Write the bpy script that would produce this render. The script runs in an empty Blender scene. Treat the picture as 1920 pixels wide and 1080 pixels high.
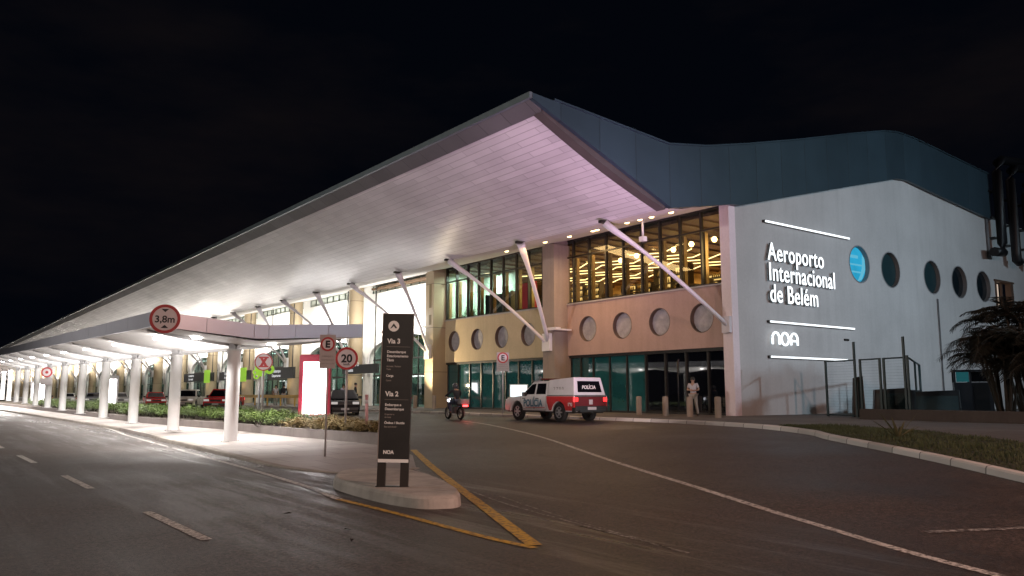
import bpy, math, random
from mathutils import Vector, Matrix
from mathutils.geometry import tessellate_polygon
R = math.radians
PI = math.pi
random.seed(7)
S = bpy.context.scene
COL = S.collection

# ------------------------------------------------------------------ camera
H = 1.6
cam = bpy.data.cameras.new('camera'); cam.sensor_width = 36; cam.lens = 1500 / 1920 * 36
cam.clip_start = 0.1; cam.clip_end = 2000
co = bpy.data.objects.new('camera', cam); COL.objects.link(co)
co.location = (0, 0, H); co.rotation_euler = (PI / 2 + math.atan(198 / 1500), 0, -R(37))
S.camera = co

# ------------------------------------------------------------------ night sky
W = bpy.data.worlds.new('World'); S.world = W; W.use_nodes = True
nt = W.node_tree; nt.nodes.clear()
N = nt.nodes.new; L = nt.links.new
tc = N('ShaderNodeTexCoord'); mp = N('ShaderNodeMapping'); mp.inputs['Scale'].default_value = (1, 1, 3)
no = N('ShaderNodeTexNoise'); no.inputs['Scale'].default_value = 2.2; no.inputs['Detail'].default_value = 5; no.inputs['Roughness'].default_value = .6
cr = N('ShaderNodeValToRGB')
cr.color_ramp.elements[0].position = .42; cr.color_ramp.elements[0].color = (.0009, .0014, .0030, 1)
cr.color_ramp.elements[1].position = .72; cr.color_ramp.elements[1].color = (.0048, .0038, .0044, 1)
bg = N('ShaderNodeBackground'); bg.inputs['Strength'].default_value = 1.0
ow = N('ShaderNodeOutputWorld')
L(tc.outputs['Generated'], mp.inputs['Vector']); L(mp.outputs[0], no.inputs['Vector']); L(no.outputs['Fac'], cr.inputs[0])
L(cr.outputs[0], bg.inputs['Color']); L(bg.outputs[0], ow.inputs['Surface'])

# ------------------------------------------------------------------ lights of the place and added fill
def area(name, loc, target, size, power, color=(1, 1, 1), size_y=None, spread=180):
    l = bpy.data.lights.new(name, 'AREA'); l.energy = power; l.color = color; l.size = size
    if size_y: l.shape = 'RECTANGLE'; l.size_y = size_y
    else: l.shape = 'DISK'
    l.spread = R(spread)
    o = bpy.data.objects.new(name, l); COL.objects.link(o); o.location = loc
    d = Vector(target) - Vector(loc)
    o.rotation_euler = d.to_track_quat('-Z', 'Y').to_euler()
    return o
def spot(name, loc, target, power, color, angle=60, blend=.6, rad=.15):
    l = bpy.data.lights.new(name, 'SPOT'); l.energy = power; l.color = color; l.spot_size = R(angle); l.spot_blend = blend; l.shadow_soft_size = rad
    o = bpy.data.objects.new(name, l); COL.objects.link(o); o.location = loc
    o.rotation_euler = (Vector(target) - Vector(loc)).to_track_quat('-Z', 'Y').to_euler()
    return o
def point(name, loc, power, color=(1, 1, 1), rad=.1):
    l = bpy.data.lights.new(name, 'POINT'); l.energy = power; l.color = color; l.shadow_soft_size = rad
    o = bpy.data.objects.new(name, l); COL.objects.link(o); o.location = loc
    return o
# street lamps along the access road, behind and beside the photographer
area('street_lamp_light', (-8, -14, 12), (8, 10, 0), 1.2, 1900, (1.0, .80, .66))
area('street_lamp_light', (13, -12, 12), (16, 10, 0), 1.2, 3500, (1.0, .58, .47))
area('street_lamp_light', (-14, 34, 11), (4, 36, 1), 1.5, 3600, (1.0, .92, .84))
# cool mast light reaching the end wall
area('mast_light', (52, -26, 15), (44, 23, 7), 2.0, 1250, (.66, .86, 1.0), spread=70)
area('mast_light', (30, -30, 14), (34, 23, 6), 2.0, 560, (.66, .85, 1.0), spread=60)
# added rosy fill spots, no lamp standing there, tinting soffit and spandrel
spot('rosy_fill', (20.2, 15.5, .9), (22.6, 28.0, 11.0), 6600, (1.0, .62, .94), 78, .9, .12)
spot('rosy_fill', (19.5, 19.5, .8), (30.0, 33, 4.6), 700, (1.0, .80, .78), 75, .9, .1)
S.view_settings.view_transform = 'Standard'; S.view_settings.look = 'None'
S.view_settings.exposure = 0; S.view_settings.gamma = 1
S.cycles.use_denoising = True
S.cycles.sample_clamp_indirect = 3
S.cycles.max_bounces = 7; S.cycles.diffuse_bounces = 3; S.cycles.glossy_bounces = 3; S.cycles.transparent_max_bounces = 12

# ------------------------------------------------------------------ materials
MATS = {}
def mat(name, col, rough=.6, metal=0., spec=.5, em=None, es=0., var=.12, vscale=1.5, bump=0., bscale=30, coords='Object', alpha=None):
    if name in MATS: return MATS[name]
    m = bpy.data.materials.new(name); m.use_nodes = True
    t = m.node_tree; b = t.nodes['Principled BSDF']
    b.inputs['Roughness'].default_value = rough; b.inputs['Metallic'].default_value = metal
    b.inputs['Specular IOR Level'].default_value = spec
    n = t.nodes.new; l = t.links.new
    c = n('ShaderNodeTexCoord')
    a = n('ShaderNodeTexNoise'); a.inputs['Scale'].default_value = vscale; a.inputs['Detail'].default_value = 6; a.inputs['Roughness'].default_value = .62
    l(c.outputs[coords], a.inputs['Vector'])
    mx = n('ShaderNodeMix'); mx.data_type = 'RGBA'
    lo = [max(0, x * (1 - var)) for x in col]; hi = [min(1, x * (1 + var)) for x in col]
    mx.inputs['A'].default_value = (*lo, 1); mx.inputs['B'].default_value = (*hi, 1)
    mr = n('ShaderNodeMapRange'); mr.inputs['From Min'].default_value = .3; mr.inputs['From Max'].default_value = .7
    l(a.outputs['Fac'], mr.inputs[0]); l(mr.outputs[0], mx.inputs['Factor']); l(mx.outputs['Result'], b.inputs['Base Color'])
    if bump:
        a2 = n('ShaderNodeTexNoise'); a2.inputs['Scale'].default_value = bscale; a2.inputs['Detail'].default_value = 4
        l(c.outputs[coords], a2.inputs['Vector'])
        bp = n('ShaderNodeBump'); bp.inputs['Strength'].default_value = bump; bp.inputs['Distance'].default_value = .02
        l(a2.outputs['Fac'], bp.inputs['Height']); l(bp.outputs[0], b.inputs['Normal'])
    if em:
        b.inputs['Emission Color'].default_value = (*em, 1); b.inputs['Emission Strength'].default_value = es
    MATS[name] = m
    return m
def glass(name, tint=(.8, .85, .85), refl=.5, ior=1.5):
    m = bpy.data.materials.new(name); m.use_nodes = True; t = m.node_tree; t.nodes.clear()
    n = t.nodes.new; l = t.links.new
    o = n('ShaderNodeOutputMaterial'); tr = n('ShaderNodeBsdfTransparent'); tr.inputs[0].default_value = (*tint, 1)
    g = n('ShaderNodeBsdfGlossy'); g.inputs['Roughness'].default_value = .01; g.inputs[0].default_value = (.9, .95, 1, 1)
    lw = n('ShaderNodeLayerWeight'); lw.inputs['Blend'].default_value = .5; x = n('ShaderNodeMixShader')
    pw = n('ShaderNodeMath'); pw.operation = 'POWER'; pw.inputs[1].default_value = 4; l(lw.outputs['Facing'], pw.inputs[0])
    f = n('ShaderNodeMapRange'); f0 = ((ior - 1) / (ior + 1)) ** 2; f.inputs['To Min'].default_value = f0; f.inputs['To Max'].default_value = 1.; l(pw.outputs[0], f.inputs[0])
    l(f.outputs[0], x.inputs[0]); l(tr.outputs[0], x.inputs[1]); l(g.outputs[0], x.inputs[2]); l(x.outputs[0], o.inputs[0])
    return m
def asphalt():
    m = bpy.data.materials.new('asphalt'); m.use_nodes = True; t = m.node_tree; b = t.nodes['Principled BSDF']
    n = t.nodes.new; l = t.links.new
    g = n('ShaderNodeNewGeometry')
    def noise(s, d=6, r=.6, vec=None):
        a = n('ShaderNodeTexNoise'); a.inputs['Scale'].default_value = s; a.inputs['Detail'].default_value = d; a.inputs['Roughness'].default_value = r
        l(vec or g.outputs['Position'], a.inputs['Vector']); return a.outputs['Fac']
    mp = n('ShaderNodeMapping'); mp.inputs['Scale'].default_value = (1.0, .06, 1); l(g.outputs['Position'], mp.inputs['Vector'])
    st = noise(1.6, 5, .6, mp.outputs[0]); big = noise(.22, 8, .65); sp = noise(24, 5, .85); fine = noise(95, 2, .6)
    def mixc(f, a, c, typ='MIX'):
        x = n('ShaderNodeMix'); x.data_type = 'RGBA'; x.blend_type = typ
        if isinstance(f, float): x.inputs['Factor'].default_value = f
        else: l(f, x.inputs['Factor'])
        for k, v in (('A', a), ('B', c)):
            if isinstance(v, tuple): x.inputs[k].default_value = (*v, 1)
            else: l(v, x.inputs[k])
        return x.outputs['Result']
    def rng(v, a, c, lo=0., hi=1.):
        x = n('ShaderNodeMapRange'); x.inputs['From Min'].default_value = a; x.inputs['From Max'].default_value = c
        x.inputs['To Min'].default_value = lo; x.inputs['To Max'].default_value = hi; l(v, x.inputs[0]); return x.outputs[0]
    c = mixc(rng(big, .35, .68), (.028, .0215, .0195), (.064, .047, .041))
    c = mixc(rng(st, .40, .75, 0, .5), c, (.050, .042, .040))
    mid = noise(9, 4, .75)
    c = mixc(rng(mid, .35, .65), mixc(1., c, (.6, .6, .6), 'MULTIPLY'), mixc(1., c, (1.5, 1.48, 1.45), 'MULTIPLY'))
    c = mixc(rng(sp, .42, .60), mixc(1., c, (.35, .35, .35), 'MULTIPLY'), mixc(1., c, (2.3, 2.2, 2.1), 'MULTIPLY'))
    vo = n('ShaderNodeTexVoronoi'); vo.inputs['Scale'].default_value = 22; l(g.outputs['Position'], vo.inputs['Vector'])
    c = mixc(rng(vo.outputs['Distance'], .10, .22, .75, 0.), c, (.17, .15, .14))
    # cracks
    v = n('ShaderNodeTexVoronoi'); v.feature = 'DISTANCE_TO_EDGE'; v.inputs['Scale'].default_value = .17
    wv = n('ShaderNodeVectorMath'); wv.operation = 'ADD'; nz = n('ShaderNodeTexNoise'); nz.inputs['Scale'].default_value = .9; nz.inputs['Detail'].default_value = 8
    l(g.outputs['Position'], nz.inputs['Vector']); l(g.outputs['Position'], wv.inputs[0]); l(nz.outputs['Color'], wv.inputs[1]); l(wv.outputs[0], v.inputs['Vector'])
    c = mixc(rng(v.outputs['Distance'], .0, .004, .7, 0.), c, (.012, .010, .010))
    mp2 = n('ShaderNodeMapping'); mp2.inputs['Scale'].default_value = (1.5, .09, 1); mp2.inputs['Location'].default_value = (3.1, .4, 0); l(g.outputs['Position'], mp2.inputs['Vector'])
    damp = n('ShaderNodeMath'); damp.operation = 'MULTIPLY'; l(rng(noise(1.1, 9, .72, mp2.outputs[0]), .50, .60), damp.inputs[0])
    sx = n('ShaderNodeSeparateXYZ'); l(g.outputs['Position'], sx.inputs[0]); bl = n('ShaderNodeMath'); bl.operation = 'MULTIPLY'; l(rng(sx.outputs[0], 4.0, 6.2, .30, 1), bl.inputs[0]); l(rng(sx.outputs[0], 9, 7.5, 0, 1), bl.inputs[1]); l(bl.outputs[0], damp.inputs[1])
    rr = n('ShaderNodeMix'); rr.data_type = 'FLOAT'; l(damp.outputs[0], rr.inputs[0]); l(rng(big, .35, .65, .46, .62), rr.inputs[2]); rr.inputs[3].default_value = .24
    c = mixc(damp.outputs[0], c, mixc(1., c, (.6, .58, .56), 'MULTIPLY')); l(rr.outputs[0], b.inputs['Roughness']); l(c, b.inputs['Base Color']); b.inputs['Specular IOR Level'].default_value = .6
    bp = n('ShaderNodeBump'); bp.inputs['Strength'].default_value = .9; bp.inputs['Distance'].default_value = .02
    l(sp, bp.inputs['Height']); l(bp.outputs[0], b.inputs['Normal'])
    return m
def paint(name, col, wear=.45):
    m = bpy.data.materials.new(name); m.use_nodes = True; t = m.node_tree; b = t.nodes['Principled BSDF']
    n = t.nodes.new; l = t.links.new; g = n('ShaderNodeNewGeometry')
    a = n('ShaderNodeTexNoise'); a.inputs['Scale'].default_value = 14; a.inputs['Detail'].default_value = 8; a.inputs['Roughness'].default_value = .75
    l(g.outputs['Position'], a.inputs['Vector'])
    r = n('ShaderNodeMapRange'); r.inputs['From Min'].default_value = wear - .03; r.inputs['From Max'].default_value = wear + .1
    l(a.outputs['Fac'], r.inputs[0])
    x = n('ShaderNodeMix'); x.data_type = 'RGBA'; x.inputs['A'].default_value = (.07, .058, .052, 1); x.inputs['B'].default_value = (*col, 1)
    l(r.outputs[0], x.inputs['Factor']); l(x.outputs['Result'], b.inputs['Base Color']); b.inputs['Roughness'].default_value = .6
    return m
def tiles(name, col, bw, bh, swap, var=.10, rough=.45, mortar=.55, ms=.012, lean=0.):
    """panel joints laid on two object axes (swap: which axes give brick u and v)"""
    m = bpy.data.materials.new(name); m.use_nodes = True; t = m.node_tree; b = t.nodes['Principled BSDF']
    n = t.nodes.new; l = t.links.new; g = n('ShaderNodeNewGeometry')
    sx = n('ShaderNodeSeparateXYZ'); cx = n('ShaderNodeCombineXYZ'); l(g.outputs['Position'], sx.inputs[0])
    l(sx.outputs[swap[0]], cx.inputs[0]); l(sx.outputs[swap[1]], cx.inputs[1])
    k = n('ShaderNodeTexBrick'); k.inputs['Scale'].default_value = 1; k.inputs['Brick Width'].default_value = bw; k.inputs['Row Height'].default_value = bh
    k.inputs['Mortar Size'].default_value = ms; k.inputs['Mortar Smooth'].default_value = .3
    k.inputs['Color1'].default_value = (*[c * (1 - var) for c in col], 1); k.inputs['Color2'].default_value = (*[min(1, c * (1 + var)) for c in col], 1)
    k.inputs['Mortar'].default_value = (*[c * mortar for c in col], 1)
    l(cx.outputs[0], k.inputs['Vector'])
    a = n('ShaderNodeTexNoise'); a.inputs['Scale'].default_value = .35; a.inputs['Detail'].default_value = 6; l(g.outputs['Position'], a.inputs['Vector'])
    r = n('ShaderNodeMapRange'); r.inputs['From Min'].default_value = .3; r.inputs['From Max'].default_value = .7; r.inputs['To Min'].default_value = .82; r.inputs['To Max'].default_value = 1.08
    l(a.outputs['Fac'], r.inputs[0])
    x = n('ShaderNodeVectorMath'); x.operation = 'SCALE'; l(k.outputs['Color'], x.inputs[0]); l(r.outputs[0], x.inputs['Scale'])
    l(x.outputs[0], b.inputs['Base Color']); b.inputs['Roughness'].default_value = rough
    bp = n('ShaderNodeBump'); bp.inputs['Strength'].default_value = .5; bp.inputs['Distance'].default_value = .02; bp.invert = True
    l(k.outputs['Fac'], bp.inputs['Height'])
    nn = n('ShaderNodeTexNoise'); nn.inputs['Scale'].default_value = 1.1; nn.inputs['Detail'].default_value = 2; l(cx.outputs[0], nn.inputs['Vector'])
    b2 = n('ShaderNodeBump'); b2.inputs['Strength'].default_value = .25; b2.inputs['Distance'].default_value = .05
    l(nn.outputs['Fac'], b2.inputs['Height']); l(bp.outputs[0], b2.inputs['Normal']); l(b2.outputs[0], b.inputs['Normal'])
    return m
def stucco(name, col, stain=.55, sc=.25, st=.4):
    """painted render with rain streaks and blotches"""
    m = bpy.data.materials.new(name); m.use_nodes = True; t = m.node_tree; b = t.nodes['Principled BSDF']
    n = t.nodes.new; l = t.links.new; g = n('ShaderNodeNewGeometry')
    def ns(s, scale, d=7, r=.65):
        mp = n('ShaderNodeMapping'); mp.inputs['Scale'].default_value = scale; l(g.outputs['Position'], mp.inputs['Vector'])
        a = n('ShaderNodeTexNoise'); a.inputs['Scale'].default_value = s; a.inputs['Detail'].default_value = d; a.inputs['Roughness'].default_value = r
        l(mp.outputs[0], a.inputs['Vector']); return a.outputs['Fac']
    streak = ns(2.2, (1, 1, .07)); blot = ns(sc, (1, 1, 1)); fine = ns(9, (1, 1, 1))
    def rng(v, a, c, lo, hi):
        x = n('ShaderNodeMapRange'); x.inputs['From Min'].default_value = a; x.inputs['From Max'].default_value = c
        x.inputs['To Min'].default_value = lo; x.inputs['To Max'].default_value = hi; l(v, x.inputs[0]); return x.outputs[0]
    def mul(a, c):
        x = n('ShaderNodeMath'); x.operation = 'MULTIPLY'; l(a, x.inputs[0]); l(c, x.inputs[1]); return x.outputs[0]
    f = mul(mul(rng(streak, .45, .75, 1, 1 - stain * st), rng(blot, .35, .7, 1, 1 - stain * .45)), rng(fine, .3, .7, .94, 1.04))
    x = n('ShaderNodeVectorMath'); x.operation = 'SCALE'; x.inputs[0].default_value = col; l(f, x.inputs['Scale'])
    l(x.outputs[0], b.inputs['Base Color']); b.inputs['Roughness'].default_value = .85; b.inputs['Specular IOR Level'].default_value = .2
    bp = n('ShaderNodeBump'); bp.inputs['Strength'].default_value = .25; bp.inputs['Distance'].default_value = .01
    l(ns(40, (1, 1, 1), 3), bp.inputs['Height']); l(bp.outputs[0], b.inputs['Normal'])
    return m
def emit(name, col, s):
    if name in MATS: return MATS[name]
    m = bpy.data.materials.new(name); m.use_nodes = True; t = m.node_tree; t.nodes.clear()
    o = t.nodes.new('ShaderNodeOutputMaterial'); e = t.nodes.new('ShaderNodeEmission')
    e.inputs[0].default_value = (*col, 1); e.inputs[1].default_value = s; t.links.new(e.outputs[0], o.inputs[0])
    MATS[name] = m; return m

M_ASPH = asphalt()
M_WHITE_LINE = paint('worn_white_paint', (.64, .61, .57), .44)
M_YEL_LINE = paint('worn_yellow_paint', (.58, .34, .03), .43)
M_FAINT = paint('faded_white_paint', (.45, .43, .41), .50)
M_PAVE = tiles('pavement_slabs', (.13, .115, .105), 1.2, 1.2, ('X', 'Y'), .12, .8, .6, .02)
M_WALK = tiles('pale_walkway_concrete', (.36, .32, .30), 1.2, 1.2, ('X', 'Y'), .14, .6, .6, .015)
M_KERB = tiles('painted_kerb_concrete', (.62, .59, .56), 1.0, 30., ('Y', 'X'), .25, .8, .35, .02)
M_SOFFIT = tiles('white_soffit_panels', (.68, .67, .67), 3.2, .31, ('Y', 'X'), .09, .30, .68, .018)
M_INSOF = mat('inner_soffit', (.60, .58, .56), .5, var=.05)
M_TRIM = tiles('grey_eave_trim', (.13, .13, .135), 1.6, 30, ('Y', 'X'), .1, .5, .6, .03)
M_CLAD = tiles('teal_metal_cladding', (.028, .052, .070), 2.05, 30., ('X', 'Z'), .14, .42, .45, .02)
M_ROOF = mat('metal_roof', (.16, .18, .19), .5, .3)
M_SIDE = stucco('grey_white_render', (.52, .525, .525), .42, .22, .22)
M_PINK = stucco('rose_beige_render', (.44, .31, .275), .35)
M_BEIGE = stucco('sand_beige_render', (.52, .42, .29), .3)
M_PILAST = stucco('pale_pilaster_render', (.78, .70, .74), .2)
M_WALLW = stucco('white_arcade_render', (.78, .77, .74), .12)
M_PILLAR = tiles('beige_pillar_cladding', (.44, .35, .23), 30, 3.1, ('Y', 'Z'), .06, .6, .5, .03)
M_WHITE = mat('white_steel', (.74, .73, .74), .4, var=.05)
M_STRUT = mat('strut_paint', (.62, .60, .64), .4, var=.06)
M_COLW = mat('white_column_paint', (.76, .75, .74), .45, var=.05)
M_MEMB = mat('white_membrane', (.78, .76, .74), .6, var=.05)
M_FASC = mat('silver_fascia', (.50, .51, .58), .28, .35, var=.06, vscale=.6)
M_DARK = mat('dark_frame', (.02, .018, .016), .4, var=.1)
M_BLACK = mat('black_paint', (.012, .012, .013), .35)
M_GOLDF = mat('bronze_mullion', (.30, .20, .09), .35, .5)
M_GLASS = glass('clear_glass', (.80, .82, .78), ior=1.45)
M_GLASS2 = glass('pale_glass', (.72, .80, .76), ior=1.7)
M_TEAL = mat('teal_glass', (.012, .055, .058), .03, 0, 1.0, var=.45, vscale=.5, em=(.03, .20, .20), es=.045)  # weak emission put into the panes in place of a lit interior
M_DKGL = mat('black_glass', (.004, .005, .008), .02, 0, 1.0, var=.1)
M_HOLEG = mat('dark_round_glass', (.008, .014, .018), .06, 0, .9, var=.3)
M_DISC = mat('grey_porthole_panel', (.36, .335, .36), .6, var=.28, vscale=2.5)
M_LED = emit('white_led', (.90, .96, 1.0), 1.7)
M_LEDW = emit('warm_led', (1.0, .70, .30), 5.0)
M_LAMP = emit('lamp_glow', (1.0, .97, .93), 22)
M_LAMPW = emit('warm_lamp_glow', (1.0, .66, .26), 14)
M_SIGN = mat('charcoal_sign_panel', (.021, .021, .021), .42, var=.35, vscale=2.2)
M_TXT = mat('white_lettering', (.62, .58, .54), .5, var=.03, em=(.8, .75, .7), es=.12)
M_TXTD = mat('grey_lettering', (.26, .24, .22), .5, var=.03)
M_TXTK = mat('black_lettering', (.015, .015, .018), .5, var=.03)
M_SWHITE = mat('sign_white', (.66, .60, .62), .45, var=.05)
M_SGREY = mat('sign_grey_white', (.42, .38, .38), .5, var=.06)
M_SRED = mat('sign_red', (.42, .03, .035), .45, var=.08)
M_STEEL = mat('galvanised_pole', (.42, .40, .40), .45, .4)
M_CONC = stucco('concrete', (.40, .36, .32), .6, .9)
M_CONCD = stucco('old_dark_concrete', (.075, .066, .060), .5, .9)
M_PLWALL = stucco('planter_concrete', (.24, .21, .20), .4, .9)
M_SOIL = mat('soil', (.05, .035, .022), .95, bump=.8)
M_LEAF = mat('green_leaf', (.080, .140, .022), .55, var=.5, vscale=6)
M_LEAFL = mat('light_green_leaf', (.14, .20, .04), .55, var=.4, vscale=6)
M_DRY = mat('dry_straw_leaf', (.26, .19, .075), .7, var=.45, vscale=6)
M_PALM = mat('palm_leaf', (.013, .012, .007), .55, var=.5, vscale=3)
M_PSTEM = mat('palm_stem', (.030, .024, .016), .8, var=.3)
M_GRASS = mat('grass_blade', (.045, .055, .018), .8, var=.45, vscale=2)
M_GROUNDG = mat('turf', (.035, .036, .015), .95, var=.5, vscale=3, bump=.8)
M_GREENST = mat('dark_green_steel', (.012, .030, .032), .45, var=.2)
M_SKIN = mat('skin', (.33, .19, .13), .55, var=.05)
M_HAIR = mat('dark_hair', (.012, .010, .009), .6)
M_TYRE = mat('tyre', (.015, .015, .015), .8)
M_RIM = mat('alloy_rim', (.50, .50, .52), .3, .7)
M_CARW = mat('white_car_paint', (.56, .54, .54), .28, 0, .6, var=.10, vscale=1.2)
M_CARR = mat('red_car_paint', (.45, .02, .022), .25, 0, .6, var=.04)
M_CARK = mat('black_car_paint', (.012, .012, .014), .15, 0, .8, var=.04)
M_CARG = mat('grey_car_paint', (.20, .20, .22), .25, 0, .6, var=.04)
M_CARWIN = mat('car_window', (.006, .006, .008), .05, 0, .8)
M_TAIL = mat('tail_light', (.5, .01, .01), .2, em=(1, .04, .04), es=2.5)
M_HEADL = mat('head_light', (.6, .6, .6), .15, em=(1, .95, .9), es=.3)
M_CHROME = mat('chrome_trim', (.5, .5, .5), .2, .9)
M_WOODC = mat('brown_ceiling', (.10, .055, .026), .6, var=.3, vscale=2)
M_GOLDW = mat('golden_wall', (.42, .28, .12), .7, var=.4, vscale=1.3)
M_SHELF = mat('bar_shelf', (.05, .03, .015), .6)
M_BOTTLE = mat('amber_goods', (.45, .28, .08), .2, var=.8, vscale=9)
M_FLOOR = mat('interior_floor', (.25, .20, .15), .4)
M_INT = mat('interior_white', (.60, .60, .56), .6, var=.15)
M_INTG = mat('interior_green', (.46, .56, .48), .6, var=.25, vscale=.8)
M_DUCT = mat('black_duct', (.006, .006, .008), .5)
M_LIME = mat('lime_green', (.22, .42, .03), .5, var=.1, em=(.45, .9, .05), es=.35)
M_YELL = mat('yellow_plastic', (.55, .33, .04), .5)

# ------------------------------------------------------------------ mesh helpers
class MB:
    def __init__(s): s.v = []; s.f = []; s.m = []; s.sm = []; s.c = 0; s.smooth = False; s.X = None
    def add(s, vs, fs):
        b = len(s.v)
        if s.X is not None: vs = [tuple(s.X @ Vector(p)) for p in vs]
        s.v += [tuple(p) for p in vs]
        for f in fs: s.f.append(tuple(b + i for i in f)); s.m.append(s.c); s.sm.append(s.smooth)
        return s
    def poly(s, pts): return s.add(pts, [tuple(range(len(pts)))])
    def box(s, x0, x1, y0, y1, z0, z1):
        return s.add([(x0, y0, z0), (x1, y0, z0), (x1, y1, z0), (x0, y1, z0), (x0, y0, z1), (x1, y0, z1), (x1, y1, z1), (x0, y1, z1)],
                     [(0, 3, 2, 1), (4, 5, 6, 7), (0, 1, 5, 4), (1, 2, 6, 5), (2, 3, 7, 6), (3, 0, 4, 7)])
    def prism(s, pts, f, a0, a1):
        """pts 2-D polygon, f(u,v,a)->xyz; capped extrusion a0..a1"""
        n = len(pts); vs = [f(u, v, a0) for u, v in pts] + [f(u, v, a1) for u, v in pts]
        tri = tessellate_polygon([[Vector((u, v, 0)) for u, v in pts]])
        fs = [tuple(t) for t in tri] + [tuple(i + n for i in reversed(t)) for t in tri]
        fs += [(i, (i + 1) % n, n + (i + 1) % n, n + i) for i in range(n)]
        return s.add(vs, fs)
    def holed(s, outer, holes, f, a0, a1):
        loops = [outer] + holes; allp = [p for l in loops for p in l]; n = len(allp)
        tri = tessellate_polygon([[Vector((u, v, 0)) for u, v in l] for l in loops])
        vs = [f(u, v, a0) for u, v in allp] + [f(u, v, a1) for u, v in allp]
        fs = [tuple(t) for t in tri] + [tuple(i + n for i in reversed(t)) for t in tri]
        b = 0
        for l in loops:
            k = len(l); fs += [(b + i, b + (i + 1) % k, n + b + (i + 1) % k, n + b + i) for i in range(k)]; b += k
        return s.add(vs, fs)
    def tube(s, pts, rad, n=10, flat=1.0):
        pts = [Vector(p) for p in pts]; rad = rad if isinstance(rad, (list, tuple)) else [rad] * len(pts)
        vs = []; up = Vector((0, 0, 1))
        for i, p in enumerate(pts):
            d = (pts[min(i + 1, len(pts) - 1)] - pts[max(i - 1, 0)]).normalized()
            a = d.cross(up) if abs(d.z) < .98 else d.cross(Vector((1, 0, 0)))
            a.normalize(); b = d.cross(a)
            for k in range(n):
                t = 2 * PI * k / n; vs.append(p + a * math.cos(t) * rad[i] + b * math.sin(t) * rad[i] * flat)
        fs = [(i * n + k, i * n + (k + 1) % n, (i + 1) * n + (k + 1) % n, (i + 1) * n + k) for i in range(len(pts) - 1) for k in range(n)]
        sm = s.smooth; s.smooth = True; b0 = len(s.v)
        s.add(vs, fs); s.smooth = False
        m = len(pts) - 1; b = b0
        s.f.append(tuple(b + k for k in reversed(range(n)))); s.m.append(s.c); s.sm.append(False)
        s.f.append(tuple(b + m * n + k for k in range(n))); s.m.append(s.c); s.sm.append(False)
        s.smooth = sm; return s
    def lathe(s, prof, c=(0, 0, 0), n=16, axis='z'):
        vs = []
        for r, h in prof:
            for k in range(n):
                t = 2 * PI * k / n; x, y = r * math.cos(t), r * math.sin(t)
                vs.append({'z': (c[0] + x, c[1] + y, c[2] + h), 'y': (c[0] + x, c[1] + h, c[2] + y), 'x': (c[0] + h, c[1] + x, c[2] + y)}[axis])
        fs = [(i * n + k, i * n + (k + 1) % n, (i + 1) * n + (k + 1) % n, (i + 1) * n + k) for i in range(len(prof) - 1) for k in range(n)]
        sm = s.smooth; s.smooth = True; s.add(vs, fs); s.smooth = sm
        return s
def tag(o, label=None, cat=None, group=None, kind=None):
    if label: o['label'] = label
    if cat: o['category'] = cat
    if group: o['group'] = group
    if kind: o['kind'] = kind
    return o
def woff(o):
    v = Vector((0, 0, 0))
    while o: v += o.location; o = o.parent
    return v
def build(name, mb, mats, parent=None, world=False, bevel=0, subd=0):
    me = bpy.data.meshes.new(name)
    off = woff(parent) if (world and parent) else Vector((0, 0, 0))
    me.from_pydata([tuple(Vector(p) - off) for p in mb.v], [], mb.f)
    if not isinstance(mats, (list, tuple)): mats = [mats]
    for m in mats: me.materials.append(m)
    for p, mi, sm in zip(me.polygons, mb.m, mb.sm): p.material_index = min(mi, len(mats) - 1); p.use_smooth = sm
    me.validate(); me.update()
    import bmesh
    bm = bmesh.new(); bm.from_mesh(me); bmesh.ops.recalc_face_normals(bm, faces=bm.faces); bm.to_mesh(me); bm.free()
    o = bpy.data.objects.new(name, me); COL.objects.link(o); o.parent = parent
    if bevel:
        b = o.modifiers.new('bevel', 'BEVEL'); b.width = bevel; b.segments = 2; b.limit_method = 'ANGLE'; b.angle_limit = R(40)
    return o
def thing(name, label, cat, loc, rz=0, group=None):
    o = bpy.data.objects.new(name, None); COL.objects.link(o); o.location = loc; o.rotation_euler = (0, 0, rz); o.empty_display_size = .2
    return tag(o, label, cat, group)
def kids(o): return [c for c in bpy.data.objects if c.parent == o]
def copy_tree(o, parent=None, loc=None, rz=None, label=None):
    c = o.copy(); COL.objects.link(c)
    if parent: c.parent = parent
    if loc is not None: c.location = loc
    if rz is not None: c.rotation_euler[2] = rz
    if label: c['label'] = label
    for k in kids(o): copy_tree(k, c)
    return c
def text(name, body, size, loc, mat_, parent=None, rz=0, ext=.004, xs=1., off=0., align='LEFT', spacing=1., ux=PI / 2):
    cu = bpy.data.curves.new(name, 'FONT'); cu.body = body; cu.size = size; cu.extrude = ext; cu.offset = off; cu.align_x = align; cu.space_character = spacing
    t = bpy.data.objects.new(name, cu); COL.objects.link(t)
    dg = bpy.context.evaluated_depsgraph_get(); dg.update()
    me = bpy.data.meshes.new_from_object(t.evaluated_get(dg)); bpy.data.objects.remove(t); bpy.data.curves.remove(cu)
    me.materials.clear(); me.materials.append(mat_)
    o = bpy.data.objects.new(name, me); COL.objects.link(o); o.parent = parent
    o.location = loc; o.rotation_euler = (ux, 0, rz); o.scale = (xs, 1, 1)
    return o
def gz(x): return .47 * min(1, max(0, (x - 9.5) / 14.3))
ORD = ['first', 'second', 'third', 'fourth', 'fifth', 'sixth', 'seventh', 'eighth', 'ninth', 'tenth', 'eleventh', 'twelfth', 'thirteenth', 'fourteenth', 'fifteenth', 'sixteenth', 'seventeenth', 'eighteenth', 'nineteenth', 'twentieth', 'twenty-first', 'twenty-second', 'twenty-third', 'twenty-fourth', 'twenty-fifth', 'twenty-sixth', 'twenty-seventh', 'twenty-eighth']

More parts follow.
